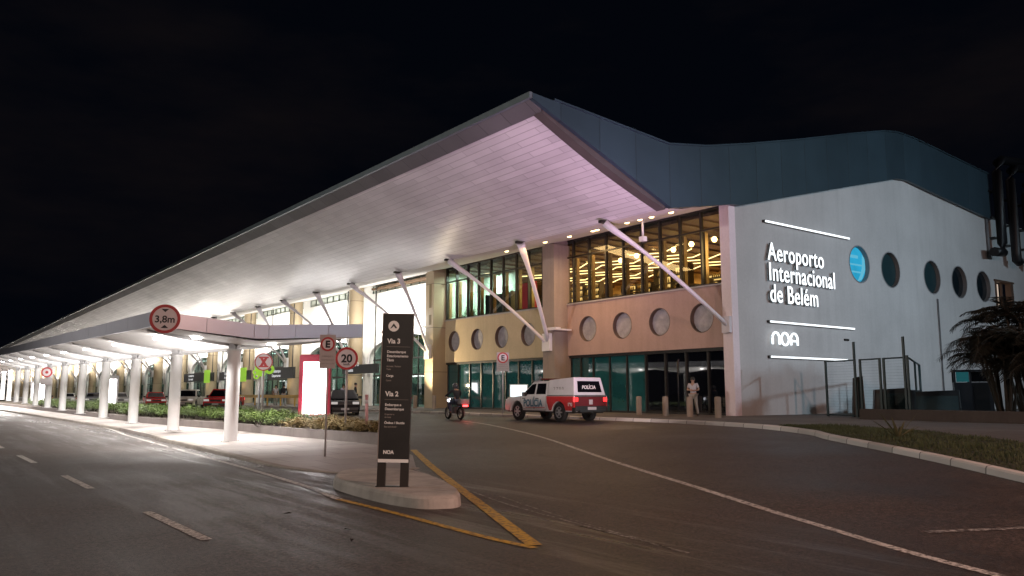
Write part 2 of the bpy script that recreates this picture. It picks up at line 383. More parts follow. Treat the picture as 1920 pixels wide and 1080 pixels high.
# ================================================================== GROUND
g = MB()
for x0, x1 in ((-600, 9.5), (9.5, 23.8), (23.8, 700)):
    g.poly([(x0, -300, gz(x0)), (x1, -300, gz(x1)), (x1, 900, gz(x1)), (x0, 900, gz(x0))])
build('road', g, M_ASPH)['kind'] = 'structure'

def ribbon(pts, w, dz=.006):
    """flat strip along a ground polyline, following the slope"""
    P = []
    for a, b in zip(pts[:-1], pts[1:]):
        n = max(1, int((Vector(b) - Vector(a)).length / .6))
        P += [Vector(a).lerp(Vector(b), i / n) for i in range(n)]
    P.append(Vector(pts[-1])); vs = []
    for i, p in enumerate(P):
        d = (P[min(i + 1, len(P) - 1)] - P[max(i - 1, 0)]).normalized(); nrm = Vector((-d.y, d.x))
        for s_ in (-1, 1):
            q = p + nrm * s_ * w / 2; vs.append((q.x, q.y, gz(q.x) + dz))
    m = MB(); m.add(vs, [(2 * i, 2 * i + 1, 2 * i + 3, 2 * i + 2) for i in range(len(P) - 1)]); return m
def spline(pts, k=8):
    pts = [Vector(p) for p in pts]; out = []
    for i in range(len(pts) - 1):
        p0, p1, p2, p3 = pts[max(i - 1, 0)], pts[i], pts[i + 1], pts[min(i + 2, len(pts) - 1)]
        for j in range(k):
            t = j / k
            out.append(.5 * ((2 * p1) + (p2 - p0) * t + (2 * p0 - 5 * p1 + 4 * p2 - p3) * t * t + (3 * p1 - p0 - 3 * p2 + p3) * t ** 3))
    return out + [pts[-1]]
def mark(name, pts, w, m, dz=.006):
    o = build(name, ribbon(pts, w, dz), m); o['kind'] = 'structure'; return o
mark('white_edge_line', spline([(20.5, 31), (19.25, 27.0), (16.49, 20.45), (12.71, 13.13), (10.79, 9.22), (9.26, 6.18), (8.29, 4.31), (7.6, 2.6), (7.0, 1)]), .13, M_WHITE_LINE)
mark('kerbside_edge_line', spline([(8.3, 120), (8.06, 53), (6.89, 32.4), (6.1, 18.84), (5.74, 13.93), (5.42, 11.6)]), .12, M_WHITE_LINE)
mark('yellow_line', spline([(5.42, 11.6), (5.41, 9.66), (5.34, 7.69), (5.38, 6.75)]), .11, M_YEL_LINE)
mark('yellow_line', [(11.3, 19.5), (7.7, 11.74), (5.46, 6.85)], .17, M_YEL_LINE, .010)
for i, (a, b) in enumerate([((2.79, 9.3), (2.77, 11.95)), ((2.66, 15.4), (2.64, 18.15)), ((2.55, 21.8), (2.52, 24.7)), ((2.45, 28.2), (2.43, 31)), ((2.36, 34.5), (2.34, 37.3)), ((2.26, 41), (2.24, 44)), ((2.84, 3.0), (2.83, 5.6))]):
    mark('lane_dash', [a, b], .13, M_WHITE_LINE)
mark('stop_line', [(9.6, 4.75), (11.4, 3.6)], .12, M_FAINT)
mark('faded_line', spline([(8.9, 15.4), (7.3, 10.2), (6.85, 8.0), (6.45, 5.6)]), .05, M_FAINT)
mark('faded_line', spline([(7.6, 10.4), (7.1, 8.6), (6.5, 5.9)]), .03, M_FAINT)
mark('parking_line', [(12, 60), (12.2, 200)], .12, M_FAINT)
for k in range(9): mark('hatch_line', [(6.75 - .02 * k, 18.6 + k * 1.9), (6.35 - .0 * k, 17.6 + k * 1.9)], .14, M_FAINT)


# right kerb, facade pavement and verge
KP = [(23.9, 400), (23.9, 60), (23.9, 40), (23.9, 26), (23.8, 21.5), (23.0, 17), (21.5, 14), (20.1, 12.4), (17.0, 8.4), (14.5, 5.5), (11.2, 1.7), (6, -5), (2, -12)]
KS = [Vector(KP[0]), Vector(KP[1])] + spline(KP[2:], 8)
vs = []
for i, p in enumerate(KS):
    d = (KS[min(i + 1, len(KS) - 1)] - KS[max(i - 1, 0)]).normalized(); nrm = Vector((-d.y, d.x))
    if nrm.x < 0: nrm = -nrm
    for off, h in ((0, -.05), (.02, .10), (.06, .13), (.24, .13), (.24, -.05)):
        q = p + nrm * off; vs.append((q.x, q.y, gz(q.x) + h))
k_ = MB(); k_.add(vs, [(5 * i + j, 5 * i + j + 1, 5 * i + j + 6, 5 * i + j + 5) for i in range(len(KS) - 1) for j in range(4)])
build('kerb', k_, M_KERB)['kind'] = 'structure'
def rows(P, off, xs_, lift):
    m = MB(); vs = []; n = 0
    for i, p in enumerate(P):
        r = [p.x + off] + [max(x, p.x + off + .01 * (j + 1)) for j, x in enumerate(xs_)]
        n = len(r); vs += [(x, p.y, gz(x) + lift) for x in r]
    m.add(vs, [(i * n + j, i * n + j + 1, (i + 1) * n + j + 1, (i + 1) * n + j) for i in range(len(P) - 1) for j in range(n - 1)]); return m
build('pavement', rows(KS, .23, [23.85, 31.5, 120], .126), M_PAVE)['kind'] = 'structure'
# grass strip
def kx(y):
    for a, b in zip(KS[:-1], KS[1:]):
        if b.y <= y <= a.y: return a.x + (b.x - a.x) * (a.y - y) / (a.y - b.y)
    return KS[-1].x
gb = spline([(23.35, 16.4), (23.4, 14.7), (23.1, 11.8), (21.95, 9.8), (20.7, 7.9), (17.5, 3.6), (13, -2)], 6)
def gbx(y):
    for a, b in zip(gb[:-1], gb[1:]):
        if min(a.y, b.y) <= y <= max(a.y, b.y): return a.x + (b.x - a.x) * (a.y - y) / (a.y - b.y)
    return 0
gm = MB(); vs = []; ys = [16.0 - i * .3 for i in range(58)]
for i, y in enumerate(ys):
    a = kx(y) + .27; b = max(gbx(y) + .15 * math.sin(y * 3), a + .03)
    for t in (0, .5, 1): x = a + (b - a) * t; vs.append((x, y, gz(x) + .132))
gm.add(vs, [(3 * i + j, 3 * i + j + 1, 3 * i + j + 4, 3 * i + j + 3) for i in range(len(ys) - 1) for j in range(2)])
build('verge_soil', gm, M_GROUNDG)['kind'] = 'structure'
gr = MB(); rnd = random.Random(3)
for _ in range(15000):
    y = rnd.uniform(-1, 15.9); a = kx(y) + .3; b = gbx(y)
    if b <= a: continue
    x = rnd.uniform(a, b); h = rnd.uniform(.03, .09) * (1 + .6 * math.sin(x * 2.1) * math.sin(y * 1.7)); z = gz(x) + .13; t = rnd.uniform(0, PI)
    dx, dy = math.cos(t) * .014, math.sin(t) * .014; lx, ly = rnd.uniform(-.04, .04), rnd.uniform(-.04, .04)
    gr.add([(x - dx, y - dy, z), (x + dx, y + dy, z), (x + lx, y + ly, z + h)], [(0, 1, 2)])
tag(build('verge_grass', gr, M_GRASS), 'short dark grass on the verge behind the curved kerb', 'grass', kind='stuff')

# walkway under the canopy
WK = [(7.3, 300), (7.5, 89), (7.8, 42), (7.15, 28), (6.86, 21.5), (6.75, 17.5), (7.1, 15.6), (7.9, 14.9), (9.0, 15.4), (10.3, 17.8), (11.0, 20.0), (11.5, 21.0), (12.3, 23.5), (13.2, 30), (13.2, 300)]
g = MB(); WKD = []
for (a0, b0_), (a1, b1_) in zip(WK, WK[1:] + WK[:1]):
    n_ = max(1, int(math.hypot(a1 - a0, b1_ - b0_) / 1.0)) if max(b0_, b1_) < 60 else 1
    WKD += [(a0 + (a1 - a0) * i / n_, b0_ + (b1_ - b0_) * i / n_) for i in range(n_)]
def wh(v): return .012 + .108 * min(1, max(0, (v - 15.5) / 9.))
g.prism(WKD, lambda u, v, a: (u, v, gz(u) + (a if a < 0 else wh(v))), -.05, .12)
build('walkway', g, [M_WALK])['kind'] = 'structure'
vs = []; WL = spline(WK[1:9], 6); WL = [Vector(WK[0])] + WL
for i, p in enumerate(WL):
    d = (WL[min(i + 1, len(WL) - 1)] - WL[max(i - 1, 0)]).normalized(); nrm = Vector((-d.y, d.x))
    if nrm.x > 0 and p.y > 16: nrm = -nrm
    if p.y <= 16: nrm = Vector((p.x - 8.6, p.y - 18)).normalized()
    for off, h in ((.14, -.05), (.12, .09), (.10, .115), (-.05, .126), (-.06, .05)):
        q = p + nrm * off; vs.append((q.x, q.y, gz(q.x) + (h if h < 0 else h * wh(p.y) / .12 + .004)))
k_ = MB(); k_.add(vs, [(5 * i + j, 5 * i + j + 1, 5 * i + j + 6, 5 * i + j + 5) for i in range(len(WL) - 1) for j in range(4)])
build('walkway_kerb', k_, M_CONC)['kind'] = 'structure'
# island under the totem
isl = spline([(6.34, 13.75), (5.93, 12.8), (5.76, 11.07), (5.84, 10.1), (6.1, 9.78), (6.5, 9.85), (7.05, 10.9), (7.7, 12.9), (7.75, 13.9), (7.2, 14.4), (6.7, 14.25), (6.34, 13.75)], 5)[:-1]
cx_, cy_ = 6.65, 12.0
m = MB(); n = len(isl); vs = []
for sc_, z in ((1.0, -.02), (.985, .13), (.96, .165), (.93, .18)):
    vs += [(cx_ + (p.x - cx_) * sc_, cy_ + (p.y - cy_) * sc_, z) for p in isl]
fs = [(j * n + i, j * n + (i + 1) % n, (j + 1) * n + (i + 1) % n, (j + 1) * n + i) for j in range(3) for i in range(n)] + [tuple(3 * n + i for i in range(n))]
m.add(vs, fs); build('traffic_island', m, stucco('pale_island_concrete', (.52, .48, .44), .75, 1.6))['kind'] = 'structure'

# ================================================================== TERMINAL
YB = 48.4; BAY = 13.1; NB = 22; YE = YB + BAY * NB
T = thing('airport_terminal', 'long airport terminal with a swept white roof overhang and grey end wall', 'airport terminal', (30.2, 23, .6))
def tp(name, mb, m, parent=T, **k): return build(name, mb, m, parent, world=True, **k)
# roof shell
top = [(18.07, 12.88), (19.1, 12.80), (25.59, 12.29), (28.1, 12.67), (31.2, 13.37), (35.7, 14.48), (40.8, 15.82), (44.0, 16.6), (45.5, 16.82), (47.5, 16.85), (50.8, 16.67), (57.5, 16.31)]
bot = [(57.5, 13.2), (50.4, 13.75), (46.4, 14.1), (45.2, 14.0), (40.5, 12.84), (35.4, 11.56), (30.43, 10.30), (29.9, 10.28), (27.95, 9.90), (25.7, 9.50), (18.1, 12.66)]
m = MB(); m.prism(top + bot, lambda u, v, a: (u, a, v), 22.70, 22.90); tp('end_fascia', m, M_CLAD)
m = MB(); vs = []
rt = [(x + (.15 if i == 0 else 0), z - .12) for i, (x, z) in enumerate(top)]
for x, z in rt: vs += [(x, 22.9, z), (x, YE, z)]
m.add(vs, [(2 * i, 2 * i + 1, 2 * i + 3, 2 * i + 2) for i in range(len(rt) - 1)]); tp('roof', m, M_ROOF)
m = MB(); m.box(57.3, 57.5, 22.9, 200, 13, 16.2); tp('roof_rear_edge', m, M_CLAD)
# roof cap along the end and along the eave
m = MB()
for (a, b), (c, d) in zip(top[1:-1], top[2:]): m.add([(a, 22.62, b + .0), (a, 22.96, b), (a, 22.96, b + .07), (a, 22.62, b + .07), (c, 22.62, d), (c, 22.96, d), (c, 22.96, d + .07), (c, 22.62, d + .07)], [(0, 1, 2, 3), (4, 7, 6, 5), (0, 4, 5, 1), (1, 5, 6, 2), (2, 6, 7, 3), (3, 7, 4, 0)])
tp('roof_capping', m, M_CLAD)
# soffit
m = MB(); K = 26
vs = []
for i in range(K + 1):
    t = i / K; x = 18.66 + (25.5 - 18.66) * t; z = 12.36 + (9.50 - 12.36) * t - .16 * math.sin(PI * t)
    vs += [(x, 23.36, z), (x, 120, z), (x, YE, z)]
m.smooth = True
m.add(vs, [(3 * i + j, 3 * i + 3 + j, 3 * i + 4 + j, 3 * i + 1 + j) for i in range(K) for j in (0, 1)])
tp('soffit', m, M_SOFFIT)
m = MB(); m.smooth = False
a_ = [(25.5, 9.50), (26.6, 9.62), (28.4, 10.05), (31.6, 10.75)]
for (x0, z0), (x1, z1) in zip(a_[:-1], a_[1:]): m.poly([(x0, 22.9, z0), (x1, 22.9, z1), (x1, YE, z1), (x0, YE, z0)])
tp('inner_soffit', m, M_INSOF)
# eave trim: grey strip along the front edge, and the strip under the end fascia
m = MB(); m.add([(18.05, 22.9, 12.70), (18.70, 22.9, 12.30), (18.70, YE, 12.30), (18.05, YE, 12.70), (18.05, 22.9, 12.78), (18.7, 22.9, 12.5), (18.7, YE, 12.5), (18.05, YE, 12.78)],
                [(0, 1, 2, 3), (4, 7, 6, 5), (0, 4, 5, 1), (2, 6, 7, 3), (1, 5, 6, 2), (0, 3, 7, 4)])
tp('eave_trim', m, M_TRIM)
m = MB(); m.box(17.93, 18.07, 22.70, YE, 12.66, 12.90); tp('eave_gutter', m, mat('gutter_grey', (.16, .20, .22), .45, .3))
m = MB()
for i in range(K):
    q = []
    for t in (i / K, (i + 1) / K):
        x = 18.66 + (25.5 - 18.66) * t; z = 12.36 + (9.50 - 12.36) * t - .16 * math.sin(PI * t) - .05; q.append((x, z))
    (x0, z0), (x1, z1) = q
    m.add([(x0, 22.9, z0), (x1, 22.9, z1), (x1, 23.40, z1), (x0, 23.40, z0), (x0, 22.9, z0 + .3), (x1, 22.9, z1 + .3), (x1, 23.4, z1 + .3), (x0, 23.4, z0 + .3)], [(0, 1, 2, 3), (2, 6, 7, 3), (4, 7, 6, 5), (0, 4, 5, 1)])
tp('end_trim', m, mat('brown_grey_trim', (.075, .066, .062), .6))
# side wall with portholes and a lit opening
def circ(cx, cz, r, n=40, ry=None): return [(cx + r * math.cos(2 * PI * i / n), cz + (ry or r) * math.sin(2 * PI * i / n)) for i in range(n)]
HX = [41.05, 44.35, 49.23, 52.78, 56.2]
outer = [(30.12, .3), (90, .3), (90, 13.0), (57.5, 13.4), (50.4, 14.1), (46.4, 14.5), (45.0, 14.3), (30.12, 10.45)]
door = [(58.0, 7.3), (60.6, 7.3), (60.6, 9.12), (58.0, 9.12)]
m = MB(); m.holed(outer, [circ(x, 8.59, 1.0) for x in HX] + [door], lambda u, v, a: (u, a, v), 23.0, 23.35)
tp('end_wall', m, M_SIDE)
for i, x in enumerate(HX):
    m = MB(); m.prism(circ(x, 8.59, .998), lambda u, v, a: (u, a, v), 23.22, 23.26)
    if i == 0:
        w = tp('round_window', m, mat('lit_cyan_glass', (.02, .20, .32), .1, em=(.03, .42, .68), es=.62, var=.5, vscale=.9)); w['label'] = 'glowing cyan round window'
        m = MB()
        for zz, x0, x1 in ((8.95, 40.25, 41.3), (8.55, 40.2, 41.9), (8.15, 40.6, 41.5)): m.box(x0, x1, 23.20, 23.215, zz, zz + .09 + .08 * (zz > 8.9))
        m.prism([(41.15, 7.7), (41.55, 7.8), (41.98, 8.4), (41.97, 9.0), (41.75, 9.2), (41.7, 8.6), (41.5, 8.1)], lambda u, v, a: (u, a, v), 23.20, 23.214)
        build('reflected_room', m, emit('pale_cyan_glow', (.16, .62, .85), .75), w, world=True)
    else: w = tp('round_window', m, M_HOLEG if i > 2 else mat('dark_teal_shutter', (.012, .035, .042), .35))
    m = MB(); r0 = circ(x, 8.59, 1.0); 
    vs = [(u, 22.985, v) for u, v in circ(x, 8.59, 1.045)] + [(u, 22.985, v) for u, v in circ(x, 8.59, .985)] + [(u, 23.22, v) for u, v in circ(x, 8.59, .985)]
    m.add(vs, [(j * 40 + k, j * 40 + (k + 1) % 40, (j + 1) * 40 + (k + 1) % 40, (j + 1) * 40 + k) for j in range(2) for k in range(40)])
    build('window_frame', m, mat('porthole_rim', (.20, .21, .22), .5), w, world=True)
m = MB(); m.box(57.9, 60.7, 23.9, 24.0, 7.3, 9.2); o = tp('lit_opening', m, mat('lit_room', (.5, .42, .36), .7, em=(.9, .72, .58), es=.6, var=.4))
m = MB(); m.box(57.9, 58.06, 22.94, 23.3, 7.3, 9.2); m.box(60.3, 60.7, 22.94, 23.3, 7.3, 9.2); m.box(57.8, 60.8, 22.9, 23.3, 9.1, 9.22); m.box(59.4, 59.6, 23.2, 23.3, 7.3, 9.1)
build('door_frame', m, mat('brown_frame', (.10, .06, .04), .6), o, world=True)
# downpipes and conduit on the end wall
for x, z0, z1, r in ((49.6, 1, 7.3, .04), (57.2, 10.6, 13.4, .12), (63.5, 1, 10, .22)):
    m = MB(); m.tube([(x, 22.93, z0), (x, 22.93, z1)], r, 8); tp('downpipe', m, mat('pipe_grey', (.13, .14, .15), .6))
m = MB(); m.box(39.1, 39.5, 22.93, 23.0, 4.35, 4.45); tp('wall_vent', m, M_DARK)
# pilaster at the corner
m = MB(); m.prism([(29.88, .6), (30.35, .6), (30.35, 10.4), (29.88, 10.4)], lambda u, v, a: (u, a, v), 22.97, 23.52); tp('pilaster', m, M_PILAST, bevel=.015)
m = MB(); m.box(29.70, 29.88, 23.0, 23.45, 4.35, 5.1); tp('strut_plate', m, M_STRUT, bevel=.01)

# -- bays one and two: spandrel, upper glazing, ground-floor glazing
def spandrel(y0, y1, ysc, m_):
    m = MB(); m.holed([(y0, 3.75), (y1, 3.75), (y1, 6.66), (y0, 6.66)], [circ(y, 5.19, .70, 36) for y in ysc], lambda u, v, a: (a, u, v), 30.2, 30.5)
    sp = tp('spandrel_wall', m, m_)
    for k, y in enumerate(ysc):
        d = MB(); d.prism(circ(y, 5.19, .698, 36), lambda u, v, a: (a, u, v), 30.44, 30.48)
        for q in range(9):
            hz = 5.19 - .62 + q * .15; hw = math.sqrt(max(.01, .68 ** 2 - (hz - 5.19) ** 2)); d.box(30.425, 30.442, y - hw, y + hw, hz, hz + .02)
        build('round_window', d, M_DISC, sp, world=True)
        d = MB(); vs = [(30.195, u, v) for u, v in circ(y, 5.19, .715, 36)] + [(30.195, u, v) for u, v in circ(y, 5.19, .685, 36)] + [(30.44, u, v) for u, v in circ(y, 5.19, .685, 36)]
        d.add(vs, [(j * 36 + i, j * 36 + (i + 1) % 36, (j + 1) * 36 + (i + 1) % 36, (j + 1) * 36 + i) for j in range(2) for i in range(36)])
        build('window_rim', d, mat('brown_reveal', (.12, .085, .07), .7), sp, world=True)
    m = MB(); m.box(30.12, 30.55, y0, y1, 6.66, 6.73); tp('window_sill', m, mat('grey_sill', (.34, .32, .32), .5))
    return sp
spandrel(23.52, 34.75, [25.0, 27.7, 30.35, 33.05], M_PINK)
spandrel(35.8, 47.9, [38.45, 41.2, 43.95, 46.75], M_BEIGE)
def upper(y0, y1, bars, mfr, mgl, mb2):
    m = MB()
    for y in bars: m.box(30.20, 30.38, y - .045, y + .045, 6.73, 10.5)
    m.box(30.22, 30.36, y0, y1, 9.38, 9.46); m.box(30.22, 30.36, y0, y1, 10.36, 10.5); m.box(30.22, 30.36, y0, y1, 6.73, 6.80)
    fr = tp('window_frame', m, mfr)
    e = [y0] + list(bars) + [y1]
    for a, b in zip(e[:-1], e[1:]):
        if b - a < .3: continue
        p = MB(); p.box(30.28, 30.29, a + .045, b - .045, 6.80, 9.38); p.box(30.28, 30.29, a + .045, b - .045, 9.46, 10.36)
        build('pane', p, mgl, fr, world=True)
    m = MB()
    for y in bars: m.box(30.40, 30.62, y - .12, y - .03, 6.73, 9.36)
    tp('mullion', m, mb2)
B1 = [34.26, 32.94, 31.56, 30.25, 28.89, 27.59, 26.25, 24.92, 23.72]
B2 = [47.82, 46.57, 45.17, 43.88, 42.46, 41.1, 39.69, 38.44, 37.04]
upper(23.52, 34.75, B1[::-1], M_DARK, M_GLASS, M_GOLDF)
upper(35.8, 47.9, B2[::-1], M_DARK, M_GLASS2, M_GOLDF)
def lower(y0, y1, bars, split):
    e = [y0] + bars + [y1]; m = MB()
    for y in e: m.box(30.42, 30.60, y - .05, y + .05, .6, 3.75)
    m.box(30.44, 30.58, y0, y1, .6, .70)
    fr = tp('ground_floor_frame', m, M_DARK)
    for a, b in zip(e[:-1], e[1:]):
        p = MB(); p.box(30.5, 30.53, a + .05, b - .05, .7, 3.74)
        build('pane', p, M_TEAL if (a + b) / 2 > split else M_DKGL, fr, world=True)
lower(23.52, 34.75, [24.9, 26.25, 27.6, 28.95, 30.3, 31.6, 32.9, 33.9], 28.95)
lower(35.8, 47.9, [37.0 + i * 1.36 for i in range(8)], 0)
m = MB(); m.box(30.30, 30.62, 23.52, 34.75, 3.60, 3.76); m.box(30.3, 30.62, 35.8, 47.9, 3.6, 3.76)
tp('lintel', m, M_DARK)
# interior of bay one: restaurant
m = MB()
m.box(30.6, 46, 23.4, 48.2, 6.1, 6.3)
tp('restaurant_floor', m, M_FLOOR)
m = MB(); m.box(30.52, 46, 23.4, 60, 10.15, 10.3)
for k in range(20): m.box(30.6, 46, 23.9 + k * 1.3, 24.0 + k * 1.3, 10.05, 10.15)
tp('restaurant_ceiling', m, M_WOODC)
m = MB(); m.box(45, 45.2, 23.4, 60, 6.3, 10.15); m.box(33, 45, 59.8, 60, 6.3, 10.15); m.box(36, 45, 23.5, 23.6, 6.3, 10.15)
tp('restaurant_wall', m, M_GOLDW)
m = MB(); rnd = random.Random(5)
for r_ in range(6):
    x = 35.4 + r_ * 1.35
    pts = [(x + (.5 if k % 2 else -.5), 30.6 + k * 1.9, 10.02) for k in range(9)]
    for a, b in zip(pts[:-1], pts[1:]): m.tube([a, b], .032, 6)
tp('ceiling_strip_light', m, M_LEDW)
area('restaurant_light_or_fill', (39.5, 38.5, 9.9), (39.5, 38.5, 6), 6, 4800, (1, .62, .25), 16)
area('restaurant_light_or_fill', (32.2, 32, 9.9), (32.6, 32, 6), 1.2, 800, (1, .62, .25), 18)
# interior of bay two: shops
m = MB(); m.box(33.6, 33.8, 44.2, 48.2, 6.3, 10.14); m.box(30.6, 33.6, 48.1, 48.2, 6.3, 10.14); tp('gallery_wall', m, M_INTG)
area('restaurant_light_or_fill', (31.3, 23.7, 8.4), (30.8, 35, 8), .8, 90, (1, .66, .28), 1.6)  # added fill aimed along the glass to gild the mullions
area('restaurant_light_or_fill', (31.3, 36.4, 8.4), (30.8, 47, 8), .8, 60, (1, .70, .34), 1.6)  # same added mullion fill for bay two
spot('bay_fill', (27.3, 50.2, 2.2), (30.2, 43.5, 5.6), 2400, (1, .80, .50), 80, .9, .05)  # added spot standing in for spill off the white arcade wall
area('gallery_light', (32.0, 46.2, 10.05), (32.4, 46.2, 6), 1.5, 900, (.90, 1, .92), 3)

# pillars
def pillar_mesh(y0, y1):
    m = MB(); m.box(29.2, 30.42, y0, y1, .6, 10.15); m.box(29.2, 30.42, y0 + .18, y1 - .18, 10.15, 10.5)
    return m
PY = [35.28] + [YB + .05 + BAY * k for k in range(NB + 1)]
p0 = tp('pillar', pillar_mesh(34.76, 35.79), stucco('rosy_grey_pillar', (.33, .27, .23), .4))
p1 = tp('pillar', pillar_mesh(47.91, 48.99), M_PILLAR)
m = MB()
m.lathe([(.62, .6), (.62, 4.6), (.62, 10.6)], (29.9, 61.5, 0), 20)
p2 = tp('round_pillar', m, M_PILLAR)
for k in range(2, NB + 1):
    c = p2.copy(); COL.objects.link(c); c.location.y = BAY * (k - 1)
for y in (49.0,):
    m = MB()
    for z0, z1 in ((7.6, 9.3), (6.4, 7.1)): m.box(29.18, 29.2, y - .82, y - .52, z0, z1)
    build('recess', m, mat('ochre_recess', (.20, .15, .07), .7), p1, world=True)
# struts
def strut_mb(b, t):
    b = Vector(b); t = Vector(t); pts = []; rr = []
    for i in range(11):
        s_ = i / 10; p = b.lerp(t, s_); p.z += .22 * math.sin(PI * s_) * (1 if s_ < .9 else .6); pts.append(p)
        rr.append(.115 + (.12 * ((s_ - .7) / .3) ** 1.3 if s_ > .7 else 0))
    rr[0] = .13
    m = MB(); m.tube(pts, rr, 12, .8)
    m.c = 1; h = Vector((t.x, t.y, t.z))
    m.box(h.x - .30, h.x + .22, h.y - .10, h.y + .10, h.z - .02, h.z + .10)
    return m
tp('strut', strut_mb((29.8, 23.22, 4.72), (25.25, 26.4, 9.42)), [M_STRUT, M_DARK])
s1 = tp('strut', strut_mb((29.15, 35.2, 4.45), (25.25, 32.75, 9.42)), [M_STRUT, M_DARK])
s2 = tp('strut', strut_mb((29.15, 35.35, 4.45), (25.25, 39.7, 9.42)), [M_STRUT, M_DARK])
m = MB(); m.box(28.98, 29.2, 34.95, 35.62, 4.0, 5.0); pl = tp('strut_plate', m, M_WHITE, bevel=.01)
for k in range(NB + 1):
    for o, dy in ((s1, 13.15), (s2, 13.15), (pl, 13.15)):
        c = o.copy(); COL.objects.link(c); c.location.y = dy + BAY * k
# small ceiling device on a rod
m = MB(); m.tube([(27.4, 26.05, 9.85), (27.4, 26.05, 8.95)], .05, 8); m.box(27.28, 27.52, 25.9, 26.2, 8.75, 8.98); tp('ceiling_bracket', m, M_STRUT)
m = MB(); m.box(28.8, 29.2, 34.2, 34.95, 5.15, 5.3); m.box(29.2, 30.1, 34.3, 34.75, 5.15, 5.24); tp('wall_bracket', m, M_STRUT)
# soffit downlights near the glazing
for y in (24.0, 25.2, 25.95, 26.8, 28.9, 29.2, 31.0, 33.0, 36.5):
    m = MB(); m.lathe([(.001, 9.70), (.10, 9.71), (.13, 9.76)], (27.1, y, 0), 12); tp('downlight', m, M_LAMPW)
    spot('downlight_glow', (27.1, y, 9.68), (27.1, y, 0), 14, (1, .66, .34), 120, .7, .08)

# arcade bays
AR = 4.5; A0, A1 = .62, 12.48
def archpts(r0=0.0, n=24):
    c = (A0 + A1) / 2; hw = (A1 - A0) / 2 - r0
    return [(c - hw * math.cos(PI * i / n), 4.35 + (1.95 - r0 * .6) * math.sin(PI * i / n)) for i in range(n + 1)]
Y0 = YB + .05
arch = archpts()
outl = [(0, .6), (A0, .6)] + arch + [(A1, .6), (BAY, .6), (BAY, 10.8), (0, 10.8)]
m = MB(); m.holed([(Y0 + u, v) for u, v in outl], [[(Y0 + .8, 9.95), (Y0 + 12.3, 9.95), (Y0 + 12.3, 10.55), (Y0 + .8, 10.55)]], lambda u, v, a: (a, u, v), 31.0, 31.3)
w = tp('arcade_wall', m, M_WALLW)
m = MB()
for k in range(10): m.box(31.02, 31.16, Y0 + .8 + k * 1.277, Y0 + .87 + k * 1.277, 9.95, 10.55)
m.box(31.0, 31.18, Y0 + .8, Y0 + 12.3, 9.93, 9.98); m.box(31.0, 31.18, Y0 + .8, Y0 + 12.3, 10.52, 10.57)
cf = build('clerestory_frame', m, mat('grey_green_frame', (.10, .12, .10), .5), w, world=True)
m = MB(); m.box(31.12, 31.13, Y0 + .8, Y0 + 12.3, 9.98, 10.52); build('clerestory_pane', m, mat('frosted_pane', (.52, .56, .50), .25, var=.35, vscale=.6), w, world=True)
m = MB(); m.tube([(30.9, Y0 + u, v) for u, v in [(A0 - .05, 3.0)] + archpts(-.05) + [(A1 + .05, 3.0)]], .13, 8); build('arch_rib', m, M_WHITE, w, world=True)
m = MB(); 
for y in [A0 + .15 + i * 1.45 for i in range(9)]: m.box(31.32, 31.42, Y0 + y - .035, Y0 + y + .035, .6, 4.35 + 1.9 * math.sqrt(max(0, 1 - ((y - 6.55) / 5.95) ** 2)))
m.box(31.30, 31.44, Y0 + A0, Y0 + A1, 3.0, 3.12); m.box(31.30, 31.44, Y0 + A0, Y0 + A1, 4.3, 4.42)
gf = build('arch_window_frame', m, M_DARK, w, world=True)
m = MB(); m.prism([(Y0 + u, v) for u, v in [(A0, .6)] + arch + [(A1, .6)]], lambda u, v, a: (a, u, v), 31.36, 31.37); build('arch_pane', m, glass('arcade_glass', (.42, .50, .47), ior=1.6), gf, world=True)
for k in range(1, NB): copy_tree(w, T, loc=(0, BAY * k, 0))
# hall behind the arcade
m = MB(); m.box(31.45, 44, 49, YE, .45, .62); m.box(31.45, 44, 49, YE, 6.6, 6.8); tp('hall_floor_and_ceiling', m, M_INT)
m = MB(); m.box(38, 38.2, 49, YE, .6, 6.6)
rnd = random.Random(12); m.c = 0
tp('hall_wall', m, M_INTG)
for k in range(60):
    y = 50 + k * 3.1; m = MB(); m.box(36.9, 37.9, y, y + rnd.uniform(.8, 2.4), .62, rnd.uniform(1.4, 3.2)); tp('check_in_counter', m, mat('counter_mix', (.16, .17, .18), .5, var=.9, vscale=.7))
m = MB()
for k in range(70): m.box(36.2, 36.5, 50 + k * 2.9, 51.6 + k * 2.9, 6.5, 6.56)
tp('hall_ceiling_lamp', m, emit('hall_lamp', (.95, 1, .97), 10))
area('hall_light', (34.5, 150, 6.4), (34.5, 150, 0), 2, 5200, (.92, 1, .95), 200)
# blank end wall behind far end, base course
m = MB(); m.box(31.3, 57, YE - .2, YE, .4, 13); tp('far_end_wall', m, M_SIDE)

# added area strips, backs to camera, for arcade wall and soffit; added fixture boxes
fl = MB(); fl.box(-.22, .22, -.12, .12, -.05, .05)
fl0 = None
for k in range(0, NB):
    yc = YB + BAY * (k + .5)
    for dy in (-3.3, 3.3):
        if fl0 is None: fl0 = tp('added_fixture', fl, M_DARK); fl0.location = (30.75 - 30.2, yc + dy - 23, 6.55 - .6); 
        elif k < 8:
            c = fl0.copy(); COL.objects.link(c); c.location = (30.75 - 30.2, yc + dy - 23, 6.55 - .6)
for v in fl0.data.vertices: v.co += Vector((30.2, 23, .6))
for k in range(0, 5):
    yc = YB + BAY * (k + .5)
    area('wall_fill', (28.6, yc, 6.7), (31.0, yc, 8.1), 9, 900, (1, .97, .90), .3)
    area('arcade_fill', (27.6, yc, 6.9), (30.9, yc, 4.4), 8, 420, (1, .95, .86), .3)
area('wall_fill_far', (28.4, 114 + 110, 6.7), (31.0, 224, 8.1), 216, 18000, (1, .95, .86), .3)
